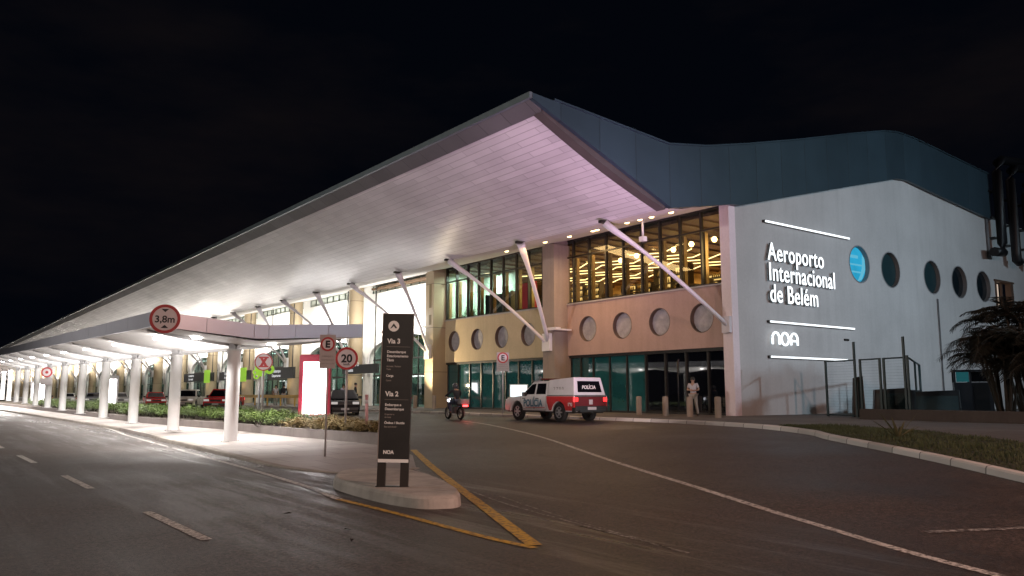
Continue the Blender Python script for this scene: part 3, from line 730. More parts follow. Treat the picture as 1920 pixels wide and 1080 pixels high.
for k in range(0, 6):
    yc = 52 + 15 * k
    area('soffit_fill', (26.5, yc, 5.0), (22.0, yc - 1, 11), 10, (330 if k < 3 else 640) if k else 200, (1, .95, .92) if k < 2 else (1, .92, .84), .4)  # added fill facing up, standing in for bounce off the white wall
area('soffit_fill_far', (26.0, 230, 5.0), (22.0, 230, 11), 190, 10500, (1, .93, .86), .4)
# pillar spots (warm)
for k in range(0, 6):
    y = YB + .5 + BAY * k
    spot('pillar_spot', (28.3, y - 1.2, 1.0), (29.4, y, 6.0), 150, (1, .78, .42), 70, .7, .1)

# lettering on the end wall
SG = thing('airport_sign', 'white glowing letters Aeroporto Internacional de Belém and NOA between light bars', 'wall sign', (32.5, 22.95, 3.3))
def wl(name, body, size, x, z, xs, off, sp=1.):
    o = text(name, body, size, (x - 32.5, -.16, z - 3.3), M_LED, SG, 0, .012, xs, off, spacing=sp)
    b = text('letter_side', body, size, (0, 0, -.068), mat('letter_side_grey', (.16, .18, .19), .5), o, 0, .05, 1, off, spacing=sp, ux=0)
    return o
wl('letters', 'Aeroporto', 1.24, 32.52, 7.97, .815, .006, 1.07)
wl('letters', 'Internacional', 1.24, 32.52, 6.98, .815, .006, 1.07)
wl('letters', 'de', 1.24, 32.55, 5.95, .815, .006, 1.07)
wl('letters', 'Belém', 1.24, 33.93, 5.95, .815, .006, 1.07)
# NOA logotype drawn as tubes
m = MB()
def arc(cx, cz, r, a0, a1, n=12): return [(cx + r * math.cos(R(a0 + (a1 - a0) * i / n)), 22.80, cz + r * math.sin(R(a0 + (a1 - a0) * i / n))) for i in range(n + 1)]
m.tube([(32.62, 22.8, 3.92)] + arc(32.89, 4.22, .27, 180, 0) + [(33.16, 22.8, 3.92)], .055, 8)
m.tube(arc(33.62, 4.20, .29, 0, 360, 24), .055, 8)
m.tube([(34.10, 22.8, 3.92)] + arc(34.37, 4.22, .27, 180, 0) + [(34.64, 22.8, 3.92)], .055, 8); m.tube([(34.10, 22.8, 4.12), (34.64, 22.8, 4.12)], .045, 8)
build('logo_letters', m, M_LED, SG, world=True)
for x0, x1, z in ((32.55, 39.95, 9.86), (32.6, 39.96, 5.0), (32.55, 39.1, 3.33)):
    m = MB(); m.box(x0, x1, 22.84, 22.88, z - .045, z + .045); b = build('light_bar', m, M_LED, SG, world=True)
    m = MB(); m.box(x0 - .1, x1 + .03, 22.88, 22.995, z - .06, z + .06); build('bar_housing', m, M_DARK, b, world=True)

# ducts at the right end
DG = 'black ducts climbing the end wall'
for i, (x, x2, z0, z1) in enumerate([(57.6, 63, 10.9, 17.4), (59.7, 64, 10.6, 17.2), (62.2, 66, 10.6, 16.6)]):
    m = MB(); m.tube([(x - 1.4 if i == 0 else x + .4, 22.2, z0 - .1), (x, 22.2, z0), (x, 22.2, z0 + .6), (x, 22.2, z1 - 1), (x + .25, 22.2, z1 - .35), (x + .9, 22.2, z1), (x2, 22.2, z1 + .5)], [.30] * 7, 14)
    lb = ['leftmost thick black duct bending over the end wall roof', 'middle thick black duct beside the leftmost one on the end wall', 'rightmost black duct cut off by the picture edge'][i]
    t = thing('duct', lb, 'duct', (x, 22.2, z0), 0, DG); build('duct_pipe', m, M_DUCT, t, world=True)
    for zz in (z0 + 1, z0 + 2.4, z0 + 4.2): m = MB(); m.box(x - .36, x + .36, 22.5, 22.99, zz, zz + .08); build('duct_clamp', m, M_DUCT, t, world=True)
# ================================================================== WALKWAY CANOPY
CN = thing('walkway_canopy', 'long white walkway canopy with gull-wing roof on round columns beside the road', 'canopy', (8.2, 24, .12))
CY0, SPC, NC = 25.4, 6.72, 18
CE = CY0 + SPC * NC
def rise(y): return .013 * (y - 24)
def ctop(x, y):
    if x < 8.5: t = (8.5 - x) / 3.0; z = 3.66 + .25 * t + .007 * (y - 24) * t
    elif x < 9.1: z = 3.66 + .05 * (x - 8.5) / .6
    else: z = 3.71 + .16 * (x - 9.1) / 2.8
    return z + rise(y)
XS = [5.5, 6.0, 6.5, 7.1, 7.7, 8.2, 8.5, 9.1, 9.8, 10.5, 11.2, 11.88]
def cbot(x, y):
    e = ctop(x, y) - .41
    w_ = max(0, 1 - ((x - 8.25) / (2.9 if x < 8.25 else 3.7)) ** 2)
    ph = ((y - CY0) / SPC) % 1; c = (.5 + .5 * math.cos(2 * PI * ph)) ** .8 if .5 + .5 * math.cos(2 * PI * ph) > 0 else 0
    return e + .14 * w_ - .30 * w_ * c
m = MB(); vs = []
YS = [24 + (CE - 24) * i / 240 for i in range(241)]
for y in YS:
    vs += [(x, y, cbot(x, y)) for x in XS]
n = len(XS); m.smooth = True
m.add(vs, [(i * n + j, i * n + j + 1, (i + 1) * n + j + 1, (i + 1) * n + j) for i in range(len(YS) - 1) for j in range(n - 1)])
build('canopy_underside', m, M_MEMB, CN, world=True)
m = MB(); vs = []; YS2 = [24, 60, 100, CE]
for y in YS2: vs += [(x, y, ctop(x, y) - .03) for x in XS]
m.add(vs, [(i * n + j, i * n + j + 1, (i + 1) * n + j + 1, (i + 1) * n + j) for i in range(len(YS2) - 1) for j in range(n - 1)])
build('canopy_roof', m, M_MEMB, CN, world=True)
m = MB()
def hull(a, b, w):  # fascia board from plan point a to b
    (x0, y0), (x1, y1) = a, b; d = Vector((x1 - x0, y1 - y0)).normalized(); nn = Vector((d.y, -d.x)) * w
    q = []
    for (x, y) in (a, b):
        q += [(x, y, ctop(x, y) - .43), (x, y, ctop(x, y)), (x + nn.x, y + nn.y, ctop(x, y)), (x + nn.x, y + nn.y, ctop(x, y) - .43)]
    m.add(q, [(0, 1, 2, 3), (4, 7, 6, 5), (0, 4, 5, 1), (1, 5, 6, 2), (2, 6, 7, 3), (3, 7, 4, 0)])
ex = [5.5, 6.9, 8.3, 8.75, 9.6, 10.7, 11.88]
for a, b in zip(ex[:-1], ex[1:]): hull((a + .006, 24), (b - .006, 24), .06)
build('end_fascia', m, M_FASC, CN, world=True)
m = MB()
yy = 24.0
while yy < CE - 2:
    hull((5.5, yy + .015), (5.5, yy + SPC / 2 - .015), -.05); yy += SPC / 2
build('side_fascia', m, M_FASC, CN, world=True)
m = MB(); yy = 24.0
while yy < CE - 2:
    hull((11.88, yy + .015), (11.88, yy + SPC / 2 - .015), .05); yy += SPC / 2
build('side_fascia', m, M_FASC, CN, world=True)
m = MB(); m.lathe([(.215, .10), (.205, .14), (.205, 2.92), (.235, 2.93), (.235, 2.98), (.0, 2.98)], (8.2, CY0, 0), 24)
cb = build('column', m, M_COLW, CN, world=True)
m = MB()
for q in range(4):
    a = PI / 4 + q * PI / 2; dx, dy = math.cos(a), math.sin(a)
    m.add([(8.2 + dx * .08 - dy * .09, CY0 + dy * .08 + dx * .09, 2.98), (8.2 + dx * .08 + dy * .09, CY0 + dy * .08 - dx * .09, 2.98), (8.2 + dx * .24 + dy * .09, CY0 + dy * .24 - dx * .09, 3.42), (8.2 + dx * .24 - dy * .09, CY0 + dy * .24 + dx * .09, 3.42),
           (8.2 + dx * .13 - dy * .09, CY0 + dy * .13 + dx * .09, 2.98), (8.2 + dx * .13 + dy * .09, CY0 + dy * .13 - dx * .09, 2.98), (8.2 + dx * .29 + dy * .09, CY0 + dy * .29 - dx * .09, 3.42), (8.2 + dx * .29 - dy * .09, CY0 + dy * .29 + dx * .09, 3.42)],
          [(0, 1, 2, 3), (7, 6, 5, 4), (0, 4, 5, 1), (1, 5, 6, 2), (2, 6, 7, 3), (3, 7, 4, 0)])
build('capital', m, M_WHITE, cb, world=True)
m = MB(); m.lathe([(.30, .115), (.30, .135), (.22, .137)], (8.2, CY0, 0), 24)
for q in range(6): a = q * PI / 3; m.lathe([(.018, .136), (.018, .16), (.001, .165)], (8.2 + .26 * math.cos(a), CY0 + .26 * math.sin(a), 0), 6)
build('base_plate', m, M_STEEL, cb, world=True)
for k in range(1, NC):
    c = copy_tree(cb, CN, loc=(0, SPC * k, 0)); c.scale = (1, 1, 1); c.location.z = rise(CY0 + SPC * k) * .9
# ribs between column and edges
for k in range(NC):
    y = CY0 + SPC * k; m = MB()
    for xa, xb in ((8.2, 5.6), (8.2, 11.8)):
        m.tube([(xa + (xb - xa) * t, y, cbot(xa + (xb - xa) * t, y) - .03) for t in (0, .2, .4, .6, .8, 1)], [.06, .055, .05, .045, .04, .035], 6)
    build('rib', m, M_WHITE, CN, world=True)
for k in range(NC):
    ym = CY0 + SPC * (k + .5) if k >= 0 else 0
    for x in (6.7, 10.2):
        z = cbot(x, ym) - .16; r_ = .13
        m = MB(); m.lathe([(.001, z - .03), (r_, z - .02), (r_ + .03, z + .05)], (x, ym, 0), 12)
        build('downlight', m, M_LAMP, CN, world=True)
        if k < 9:
            l_ = spot('canopy_lamp', (x, ym, z - .05), (x, ym, 0), 900, (1, .96, .93), 128, .6, .12)
# first-end luminaires seen just under the end fascia
for x in (6.9, 9.2):
    y = 24.9; z = cbot(x, y) - .04; m = MB(); m.lathe([(.001, z - .03), (.13, z - .02), (.16, z + .04)], (x, y, 0), 12); build('downlight', m, M_LAMP, CN, world=True)
    spot('canopy_lamp', (x, y, z - .05), (x, y, 0), 600, (1, .96, .93), 128, .5, .12)
area('canopy_row', (8.4, 116, 3.9), (8.4, 116, 0), 4, 9000, (1, .95, .90), 58)
for k in range(0, 9): area('canopy_fill', (8.9, CY0 + SPC * (k + .5), 2.3), (8.9, CY0 + SPC * (k + .5), 5), 2.6, 220, (1, .96, .94), 4.0)  # added upward areas without fixtures, brightening the canopy underside

# ================================================================== PLANTER with shrubs
PL = thing('planter', 'long low concrete planter between the walkway and the drop-off lanes', 'planter', (11, 21, .15))
pw = [(9.5, 200), (9.5, 43), (10.3, 33), (10.4, 25.4), (11.0, 20.9), (11.25, 20.7), (11.6, 21.2), (12.3, 23.6), (13.4, 30), (13.4, 200)]
m = MB(); P = [Vector(p) for p in pw]; vs = []
for i, p in enumerate(P):
    d = (P[min(i + 1, len(P) - 1)] - P[max(i - 1, 0)]).normalized(); nn = Vector((-d.y, d.x)) * .2
    if True:
        q = p + nn; zb = gz(p.x) + .1
        vs += [(p.x, p.y, zb - .1), (p.x, p.y, zb + .31), (p.x, p.y, zb + .33), (q.x, q.y, zb + .33), (q.x, q.y, zb)]
m.add(vs, [(5 * i + j, 5 * i + j + 1, 5 * i + j + 6, 5 * i + j + 5) for i in range(len(P) - 1) for j in range(4)])
m.c = 1
m.add([(p[0], p[1], gz(p[0]) + .38) for p in pw], [tuple(range(len(pw)))][:0] + [tuple(t) for t in tessellate_polygon([[Vector((a, b, 0)) for a, b in pw]])])
build('planter_wall', m, [M_PLWALL, M_SOIL], PL, world=True)
def bush_mesh(seed, rx, ry, h, nleaf, ls, mats, stems=14, droop=0.):
    rnd = random.Random(seed); m = MB()
    cl = [(rnd.gauss(0, .42) * rx, rnd.gauss(0, .42) * ry, rnd.uniform(.35, .95) * h, rnd.uniform(.12, .26)) for _ in range(stems)]
    for (x, y, z, r) in cl:
        m.c = 2; m.tube([(x * .3, y * .3, 0), (x * .7, y * .7, z * .6), (x, y, z)], [.012, .009, .005], 4)
    for _ in range(nleaf):
        x0, y0, z0, r = rnd.choice(cl); t = rnd.uniform(0, 2 * PI); e = rnd.uniform(-.3, 1.2); rr = r * rnd.random() ** .4
        p = Vector((x0 + math.cos(t) * rr * math.cos(e), y0 + math.sin(t) * rr * math.cos(e), max(.03, z0 + math.sin(e) * rr - rnd.random() * z0 * .45)))
        a = rnd.uniform(0, 2 * PI); el = rnd.uniform(-.3, .9) - droop; d = Vector((math.cos(a) * math.cos(el), math.sin(a) * math.cos(el), math.sin(el)))
        s_ = d.cross(Vector((rnd.uniform(-.3, .3), rnd.uniform(-.3, .3), 1))).normalized(); l_ = ls * rnd.uniform(.6, 1.4)
        m.c = 0 if rnd.random() < .6 else 1
        m.add([p, p + d * l_ * .5 + s_ * l_ * .2, p + d * l_, p + d * l_ * .5 - s_ * l_ * .2], [(0, 1, 2, 3)])
    return m
bushes = []
BM = [bush_mesh(k, .7, .75, .60 + .12 * (k % 3), 1100, .085, None) for k in range(3)]
proto = []
for k, b in enumerate(BM):
    t = thing('shrub', 'x', 'shrub', (0, 0, 0), 0, 'green shrubs in the planter'); build('foliage', b, [M_LEAF, M_LEAFL, M_PSTEM], t); proto.append(t)
SP = []
y = 28.0; rnd = random.Random(4)
while y < 92:
    for xx in (11.15, 12.3):
        SP.append((xx + rnd.uniform(-.2, .2) - (.7 if y > 42 else 0) - (.3 if y < 30 else 0), y + rnd.uniform(-.25, .25)))
    y += 1.05 if y < 50 else 2.2
for i, (x, y) in enumerate(SP):
    lab = 'leafy green shrub in the long planter, %s from its near end in the %s row' % (ORD[i // 2] if i // 2 < len(ORD) else 'far', 'walkway-side' if i % 2 == 0 else 'road-side')
    if i // 2 >= len(ORD): lab = 'distant leafy green shrub in the far stretch of the long planter'
    if i < 3: t = proto[i]; t.location = (x, y, gz(x) + .37)
    else: t = copy_tree(proto[i % 3], None, (x, y, gz(x) + .37), rnd.uniform(0, 6))
    t['label'] = lab; sc_ = rnd.uniform(.72, 1.0) * (1.25 if y > 45 else 1); t.scale = (sc_ * 1.1, sc_ * 1.1, sc_ * rnd.uniform(.6, .85))
DP = []
for k in range(2):
    t = thing('dry_plant', 'x', 'plant', (0, 0, 0), 0, 'dry straw-coloured plants at the planter end'); build('foliage', bush_mesh(20 + k, .5, .5, .38, 750, .11, None, 16, .3), [M_DRY, M_DRY if k else mat('tan_leaf', (.34, .26, .12), .7, var=.3), M_DRY], t); DP.append(t)
spots = [(11.3, 21.3), (11.5, 22.0), (11.1, 22.2), (11.7, 22.8), (11.2, 23.0), (11.8, 23.7), (11.1, 24.0), (12.0, 24.5), (11.5, 24.7), (11.35, 21.7), (11.0, 24.9), (11.2, 25.8), (12.1, 25.6), (11.7, 26.4), (10.9, 26.9), (12.3, 27.0), (11.4, 27.5), (12.7, 28.0), (11.6, 25.2)]
for i, (x, y) in enumerate(spots):
    t = DP[i] if i < 2 else copy_tree(DP[i % 2], None, (x, y, 0), i * 1.3)
    t.location = (x, y, gz(x) + .37); s_ = .8 + .25 * ((i * 7) % 5) / 5; t.scale = (s_, s_, s_ * .8)
    t['label'] = 'dry straw-coloured plant, %s back from the planter tip' % ORD[i]
# ================================================================== SIGNS
def ring(mb, r0, r1, y, cz=0, cx=0, n=40, th=.01):
    vs = [(cx + r0 * math.cos(2 * PI * i / n), y, cz + r0 * math.sin(2 * PI * i / n)) for i in range(n)] + [(cx + r1 * math.cos(2 * PI * i / n), y, cz + r1 * math.sin(2 * PI * i / n)) for i in range(n)]
    mb.add(vs, [(i, (i + 1) % n, n + (i + 1) % n, n + i) for i in range(n)])
def disc(mb, r, y0, y1, cz=0, cx=0, n=40): mb.prism(circ(cx, cz, r, n), lambda u, v, a: (u, a, v), y0, y1)
def round_sign(t, z, r, cx=0, y=0):
    m = MB(); disc(m, r, y - .02, y + .0, z, cx); d = build('sign_face', m, M_SWHITE, t)
    m = MB(); ring(m, r * 1.0, r * .80, y - .026, z, cx); build('red_ring', m, M_SRED, d); return d
def pole(t, h, r=.035, cx=0, y=.04): m = MB(); m.tube([(cx, y, -.05), (cx, y, h)], r, 10); return build('pole', m, M_STEEL, t)
RZ = -R(36)
# height limit on the canopy corner
t = thing('height_limit_sign', 'round red-ringed 3,8 m height limit sign on the canopy corner', 'road sign', (5.72, 23.86, 3.28), -R(22))
d = round_sign(t, .41, .41)
text('sign_text', '3,8m', .27, (0, -.03, .31), M_TXTK, d, 0, .002, 1, .006, 'CENTER')
m = MB(); m.prism([(-.1, .15), (.1, .15), (0, .24)], lambda u, v, a: (u, a, v), -.03, -.025); m.prism([(-.1, .69), (.1, .69), (0, .60)], lambda u, v, a: (u, a, v), -.03, -.025); build('arrows', m, M_TXTK, d)
m = MB(); m.box(-.03, .03, 0, .12, .2, .6); build('bracket', m, M_STEEL, t)
# parking plate on the walkway
def parking_plate(label, x, y, z, pz, w, h, pr, rz=RZ, letter='E'):
    t = thing('parking_sign', label, 'road sign', (x, y, z), rz); pole(t, pz + h * .4, pr)
    m = MB(); m.box(-w / 2, w / 2, -.02, 0, pz - h / 2, pz + h / 2); d = build('sign_plate', m, M_SGREY, t, bevel=.004)
    m = MB(); disc(m, w * .40, -.028, -.021, pz + h * .22); d2 = build('sign_disc', m, M_SWHITE, d)
    m = MB(); ring(m, w * .44, w * .33, -.031, pz + h * .22); build('red_ring', m, M_SRED, d)
    text('sign_letter', letter, w * .58, (0, -.033, pz + h * .22 - w * .2), M_TXTK, d, 0, .002, 1, .012, 'CENTER')
    for k, s_ in enumerate(('EMBARQUE E', 'DESEMBARQUE', 'PERMITIDO 5 MIN')): text('sign_text', s_, w * .13, (0, -.024, pz - h * .16 - k * h * .11), M_TXTD, d, 0, .001, .9, 0, 'CENTER')
    return t
parking_plate('grey parking sign plate with lettered red ring on a thin pole in the walkway', 8.37, 18.75, .05, 2.59, .40, .84, .022)
parking_plate('pale parking sign plate on a pole at the kerb before the beige facade', 23.95, 32.55, .60, 2.58, .62, .95, .045)
# speed limit 20
t = thing('speed_limit_sign', 'round red-ringed 20 km/h speed limit sign in the planter beside the black sign totem', 'road sign', (11.5, 24.25, .42), RZ)
pole(t, 2.4, .04); d = round_sign(t, 2.32, .37)
text('sign_number', '20', .36, (0, -.03, 2.20), M_TXTK, d, 0, .002, 1, .012, 'CENTER'); text('sign_text', 'km/h', .1, (0, -.03, 2.10), M_TXTK, d, 0, .002, 1, .002, 'CENTER')
# red X sign
t = thing('no_stopping_sign', 'round white sign with a bold red X and thin red ring in the planter', 'road sign', (12.0, 33.3, .42), -R(28))
pole(t, 2.5, .045); m = MB(); disc(m, .37, -.02, 0, 2.5); d = build('sign_face', m, M_SWHITE, t)
m = MB(); ring(m, .37, .325, -.026, 2.5); build('red_ring', m, M_SRED, d)
m = MB()
for s_ in (-1, 1): m.prism([(-.19 * s_, 2.5 - .22), (-.07 * s_, 2.5 - .22), (.19 * s_, 2.5 + .22), (.07 * s_, 2.5 + .22)], lambda u, v, a: (u, a, v), -.030 - .002 * s_, -.024)
m.box(-.2, .2, -.031, -.026, 2.66, 2.72); m.box(-.2, .2, -.0315, -.026, 2.28, 2.34)
build('red_x', m, M_SRED, d)
# far red sign on a canopy column
t = thing('column_sign', 'small red and white sign on a distant canopy column', 'road sign', (7.98, CY0 + SPC * 6 - .3, 2.2), -R(20))
m = MB(); disc(m, .36, -.02, 0, .9); d = build('sign_face', m, M_SWHITE, t); m = MB(); ring(m, .36, .26, -.026, .9); disc(m, .1, -.027, -.022, .9); build('red_ring', m, M_SRED, d)
m = MB(); m.box(-.36, .36, -.02, 0, .0, .48); build('sign_plate', m, M_SGREY, t)
# lime emblem on a pole
t = thing('lime_emblem', 'cluster of lime green discs on a pole below the red X sign', 'sign', (12.6, 35.4, .42), -R(30)); pole(t, 2.2, .05)
m = MB(); rnd = random.Random(2)
for k in range(9): a = k * 2.4; rr = .05 * k ** .8; ring(m, .13, .055, -.02 - k * .001, 2.15 + math.sin(a) * rr, math.cos(a) * rr - .03, 14)
ring(m, .21, .08, -.02, 2.25, .42, 18)
build('disc_cluster', m, M_LIME, t)
# pink delineator
t = thing('delineator_post', 'slim pinkish post standing in the planter right of the speed limit sign', 'post', (12.15, 24.0, .42))
m = MB(); m.tube([(0, 0, 0), (-.03, .0, 1.15)], [.05, .055], 10); m.c = 1; m.tube([(-.026, 0, .86), (-.028, 0, .98)], .058, 10); build('post_body', m, [mat('faded_pink_plastic', (.55, .30, .30), .5), M_SWHITE], t)
# totem
TO = thing('totem_sign', 'tall charcoal totem sign with white route lettering on the concrete island', 'totem sign', (6.12, 11.17, .18), -R(37))
TO.rotation_euler = (0, R(1.1), -R(37))
m = MB(); m.box(-.235, .235, -.06, .06, .42, 2.66); m2 = MB(); body = build('sign_panel', m, M_SIGN, TO, bevel=.008)
m = MB(); m.box(-.249, -.236, -.062, .062, .40, 2.67); m.box(-.249, .236, -.05, .05, 2.661, 2.675); build('edge_trim', m, mat('grey_edge_trim', (.30, .27, .25), .4, .3), TO)
m = MB(); m.box(-.235, .235, -.068, -.0605, .37, .42); build('lower_trim', m, M_TXT, TO)
for x0, x1 in ((-.245, -.12), (.11, .235)): m = MB(); m.box(x0, x1, -.04, .04, 0, .42); build('leg', m, mat('brown_black_leg', (.022, .017, .015), .5), TO)
m = MB(); m.box(-.26, .25, -.06, .06, 0, .012); build('base_plate', m, M_DARK, TO)
y_ = -.0635
m = MB(); disc(m, .085, y_ - .001, y_ + .003, 2.47, -.07); d = build('emblem_disc', m, M_TXT, body)
m = MB(); m.prism([(-.125, 2.43), (-.07, 2.515), (-.015, 2.44), (-.04, 2.435), (-.07, 2.47), (-.1, 2.44)], lambda u, v, a: (u, a, v), y_ - .005, y_ - .002); build('emblem', m, M_SIGN, d)
def tt(s_, sz, z, mt=M_TXT, x=-.16, off=.001): text('sign_text', s_, sz, (x, y_, z), mt, body, 0, .001, .95, off)
tt('Via 3', .105, 2.20, off=.003); tt('Desembarque', .055, 2.05); tt('Estacionamento', .055, 1.985); tt('Táxis', .055, 1.92)
tt('Arrivals / Parking', .034, 1.83, M_TXTD); tt('Taxis', .034, 1.785, M_TXTD); tt('Carga', .05, 1.68); tt('Cargo', .034, 1.61, M_TXTD)
tt('Via 2', .105, 1.38, off=.003); tt('Embarque e', .055, 1.23); tt('Desembarque', .055, 1.165); tt('Departures', .034, 1.09, M_TXTD); tt('Arrivals', .034, 1.045, M_TXTD)
tt('Ônibus / Shuttle', .05, .955); tt('Bus and shuttle', .034, .90, M_TXTD); tt('NOA', .075, .50, off=.003)
m = MB(); m.box(-.17, .2, y_, y_ + .003, 2.145, 2.149); m.box(-.17, .2, y_, y_ + .003, 1.325, 1.329); build('divider_line', m, M_TXTD, body)
m = MB(); m.box(-.236, .236, -.0615, -.06, .70, .704); m.box(-.236, .236, -.0615, -.06, 1.50, 1.504)
for zz in (.46, .66, 1.46, 2.62):
    for xx in (-.215, .215): m.lathe([(.006, -.0635), (.001, -.065)], (xx, 0, zz), 6, 'y')
build('panel_seam', m, M_DARK, body)

# light boxes
def lightbox(label, x, y, rz, power, w=1.0, h=2.45, red=True):
    t = thing('light_box', label, 'light box', (x, y, gz(x) + .36), rz, 'lit advertising boxes in the planter')
    m = MB(); m.prism([(-w / 2, .25), (-w / 2 + .15, 0), (w / 2 - .15, 0), (w / 2, .25), (w / 2, h), (w / 2 - .06, h + .06), (-w / 2 + .06, h + .06), (-w / 2, h)], lambda u, v, a: (u, a, v), -.12, .12)
    build('casing', m, mat('magenta_red_casing', (.42, .035, .07), .35) if red else mat('pale_casing', (.6, .6, .6), .4), t, bevel=.02)
    m = MB(); m.box(-w / 2 + .17, w / 2 - .17, -.14, -.121, .34, h - .24); build('lit_panel', m, emit('poster_glow', (1.0, .93, .94), 10), t)
    return t
lightbox('glowing white panel in a magenta-red casing in the planter behind the parking sign', 12.9, 30.0, -R(33), 0, 1.22, 2.60)
lightbox('glowing white panel seen between canopy columns, pale casing', 13.0, 70.5, -R(10), 0, 1.35, 2.5, False)
lightbox('farthest and smallest glowing white panel down the planter', 12.9, 112, -R(5), 0, 1.6, 2.6, False)
t = thing('lit_screen', 'small glowing white screen on the pavement in front of the teal glazing', 'screen', (29.3, 38.2, .6), -R(50))
m = MB(); m.box(-.55, .55, -.05, .05, .55, 1.55); build('casing', m, M_WHITE, t); m = MB(); m.box(-.5, .5, -.065, -.051, .6, 1.5); build('screen_face', m, emit('screen_glow', (.85, .97, 1), 1.5), t); m = MB(); m.box(-.4, -.3, -.04, .04, 0, .55); m.box(.3, .4, -.04, .04, 0, .55); build('leg', m, M_STEEL, t)
# hanging black signs along the arcade
for i, (y0, y1, z0, z1, s1_, s2_, lb) in enumerate([(70.8, 77.3, 3.0, 4.05, 'Embarque', 'Departures', 'black hanging sign between the red X sign and the red light box'), (82.5, 92.5, 3.05, 4.0, 'Desembarque', 'Arrivals', 'black hanging sign behind the first and second canopy columns'), (95, 107, 3.05, 4.05, 'Locadoras', 'Car rental', 'long black hanging sign behind the second and third canopy columns'), (54.5, 60.5, 3.15, 3.85, 'Portão 2', 'Gate', 'black sign band above the glass doors behind the black car')]):
    t = thing('hanging_sign', lb, 'sign', (28.4, (y0 + y1) / 2, z0), 0, 'black signs along the arcade')
    m = MB(); m.box(28.3, 28.5, y0, y1, z0, z1); p = build('sign_panel', m, M_SIGN, t, world=True)
    for j, s_ in enumerate((s1_, s2_)):
        o = text('sign_text', s_, .42 - .05 * j, (-.115, (y1 - y0) * .32, .60 - .42 * j), emit('sign_text_glow', (1, 1, 1), .9), p, -PI / 2, .003, 1.3)
        o.rotation_euler = (PI / 2, 0, -PI / 2)
    for yh in (y0 + .5, y1 - .58): m = MB(); m.box(28.36, 28.44, yh, yh + .08, z1, 9.9); build('hanger', m, M_DARK, t, world=True)
    if i in (1, 2):
        m = MB(); m.box(28.26, 28.32, y0 + 1, y0 + 3.2, z0 - .2, z1 + .3); build('lime_patch', m, M_LIME, t, world=True)

# bollards
m = MB(); m.lathe([(.135, 0), (.135, .83), (.12, .865), (.07, .88), (.001, .882)], (0, 0, 0), 20)
b0 = None
BL = [(27.2, 21.8, 'tan bollard nearest the grey corner pilaster'), (27.25, 23.35, 'tan bollard directly in front of the standing man'), (27.9, 25.35, 'tan bollard left of the standing man, before the black glazing'), (28.3, 27.4, 'tan bollard just right of the police truck'),
      (28.3, 46.2, 'tan bollard left of the motorcycle, by the yellow pillar'), (28.3, 48.7, 'tan bollard before the yellow pillar right of the totem'), (28.3, 51.0, 'tan bollard just right of the totem edge')]
for i, (x, y, lb) in enumerate(BL):
    t = thing('bollard', lb, 'bollard', (x, y, .596), 0, 'bollards along the facade pavement')
    if b0 is None: b0 = build('bollard_body', m, stucco('tan_bollard', (.30, .24, .19), .4, 2), t)
    else: c = b0.copy(); COL.objects.link(c); c.parent = t

# ================================================================== VEHICLES
def wheel(t, x, y, r=.37, w=.24, rim=M_RIM, z=None):
    z = r if z is None else z; sx = 1 if x > 0 else -1
    m = MB(); m.lathe([(r * .62, -w / 2), (r * .9, -w / 2), (r, -w / 2 + .03), (r, w / 2 - .03), (r * .9, w / 2), (r * .62, w / 2), (r * .62, -w / 2)], (x, y, z), 28, 'x')
    o = build('wheel', m, M_TYRE, t)
    m = MB(); xx = x + sx * (w / 2 - .03)
    m.lathe([(r * .63, -.02 * sx), (r * .60, .012 * sx), (r * .52, .0)], (xx, y, z), 24, 'x'); m.lathe([(.001, .02 * sx), (r * .16, .02 * sx), (r * .18, -.01 * sx)], (xx, y, z), 16, 'x')
    for k in range(6):
        a = k * PI / 3; ca, sa = math.cos(a), math.sin(a); q = []
        for rr, hw in ((r * .14, r * .09), (r * .56, r * .06)):
            for s_ in (-1, 1): q.append((xx, y + ca * rr - sa * hw * s_, z + sa * rr + ca * hw * s_))
        m.add([q[0], q[1], q[3], q[2]] + [(p[0] + .015 * sx, p[1], p[2]) for p in (q[0], q[1], q[3], q[2])], [(0, 1, 2, 3), (4, 5, 6, 7), (0, 4, 5, 1), (1, 5, 6, 2), (2, 6, 7, 3), (3, 7, 4, 0)])
    m.c = 1; m.lathe([(.001, -.05 * sx), (r * .62, -.05 * sx)], (xx, y, z), 20, 'x')
    build('rim', m, [rim, M_DARK], o)
def arcpts(yc, r, n=9): return [(yc + r * math.cos(PI * i / n), .32 + r * math.sin(PI * i / n)) for i in range(n + 1)]
def side_panel(profile_lo, w): pass
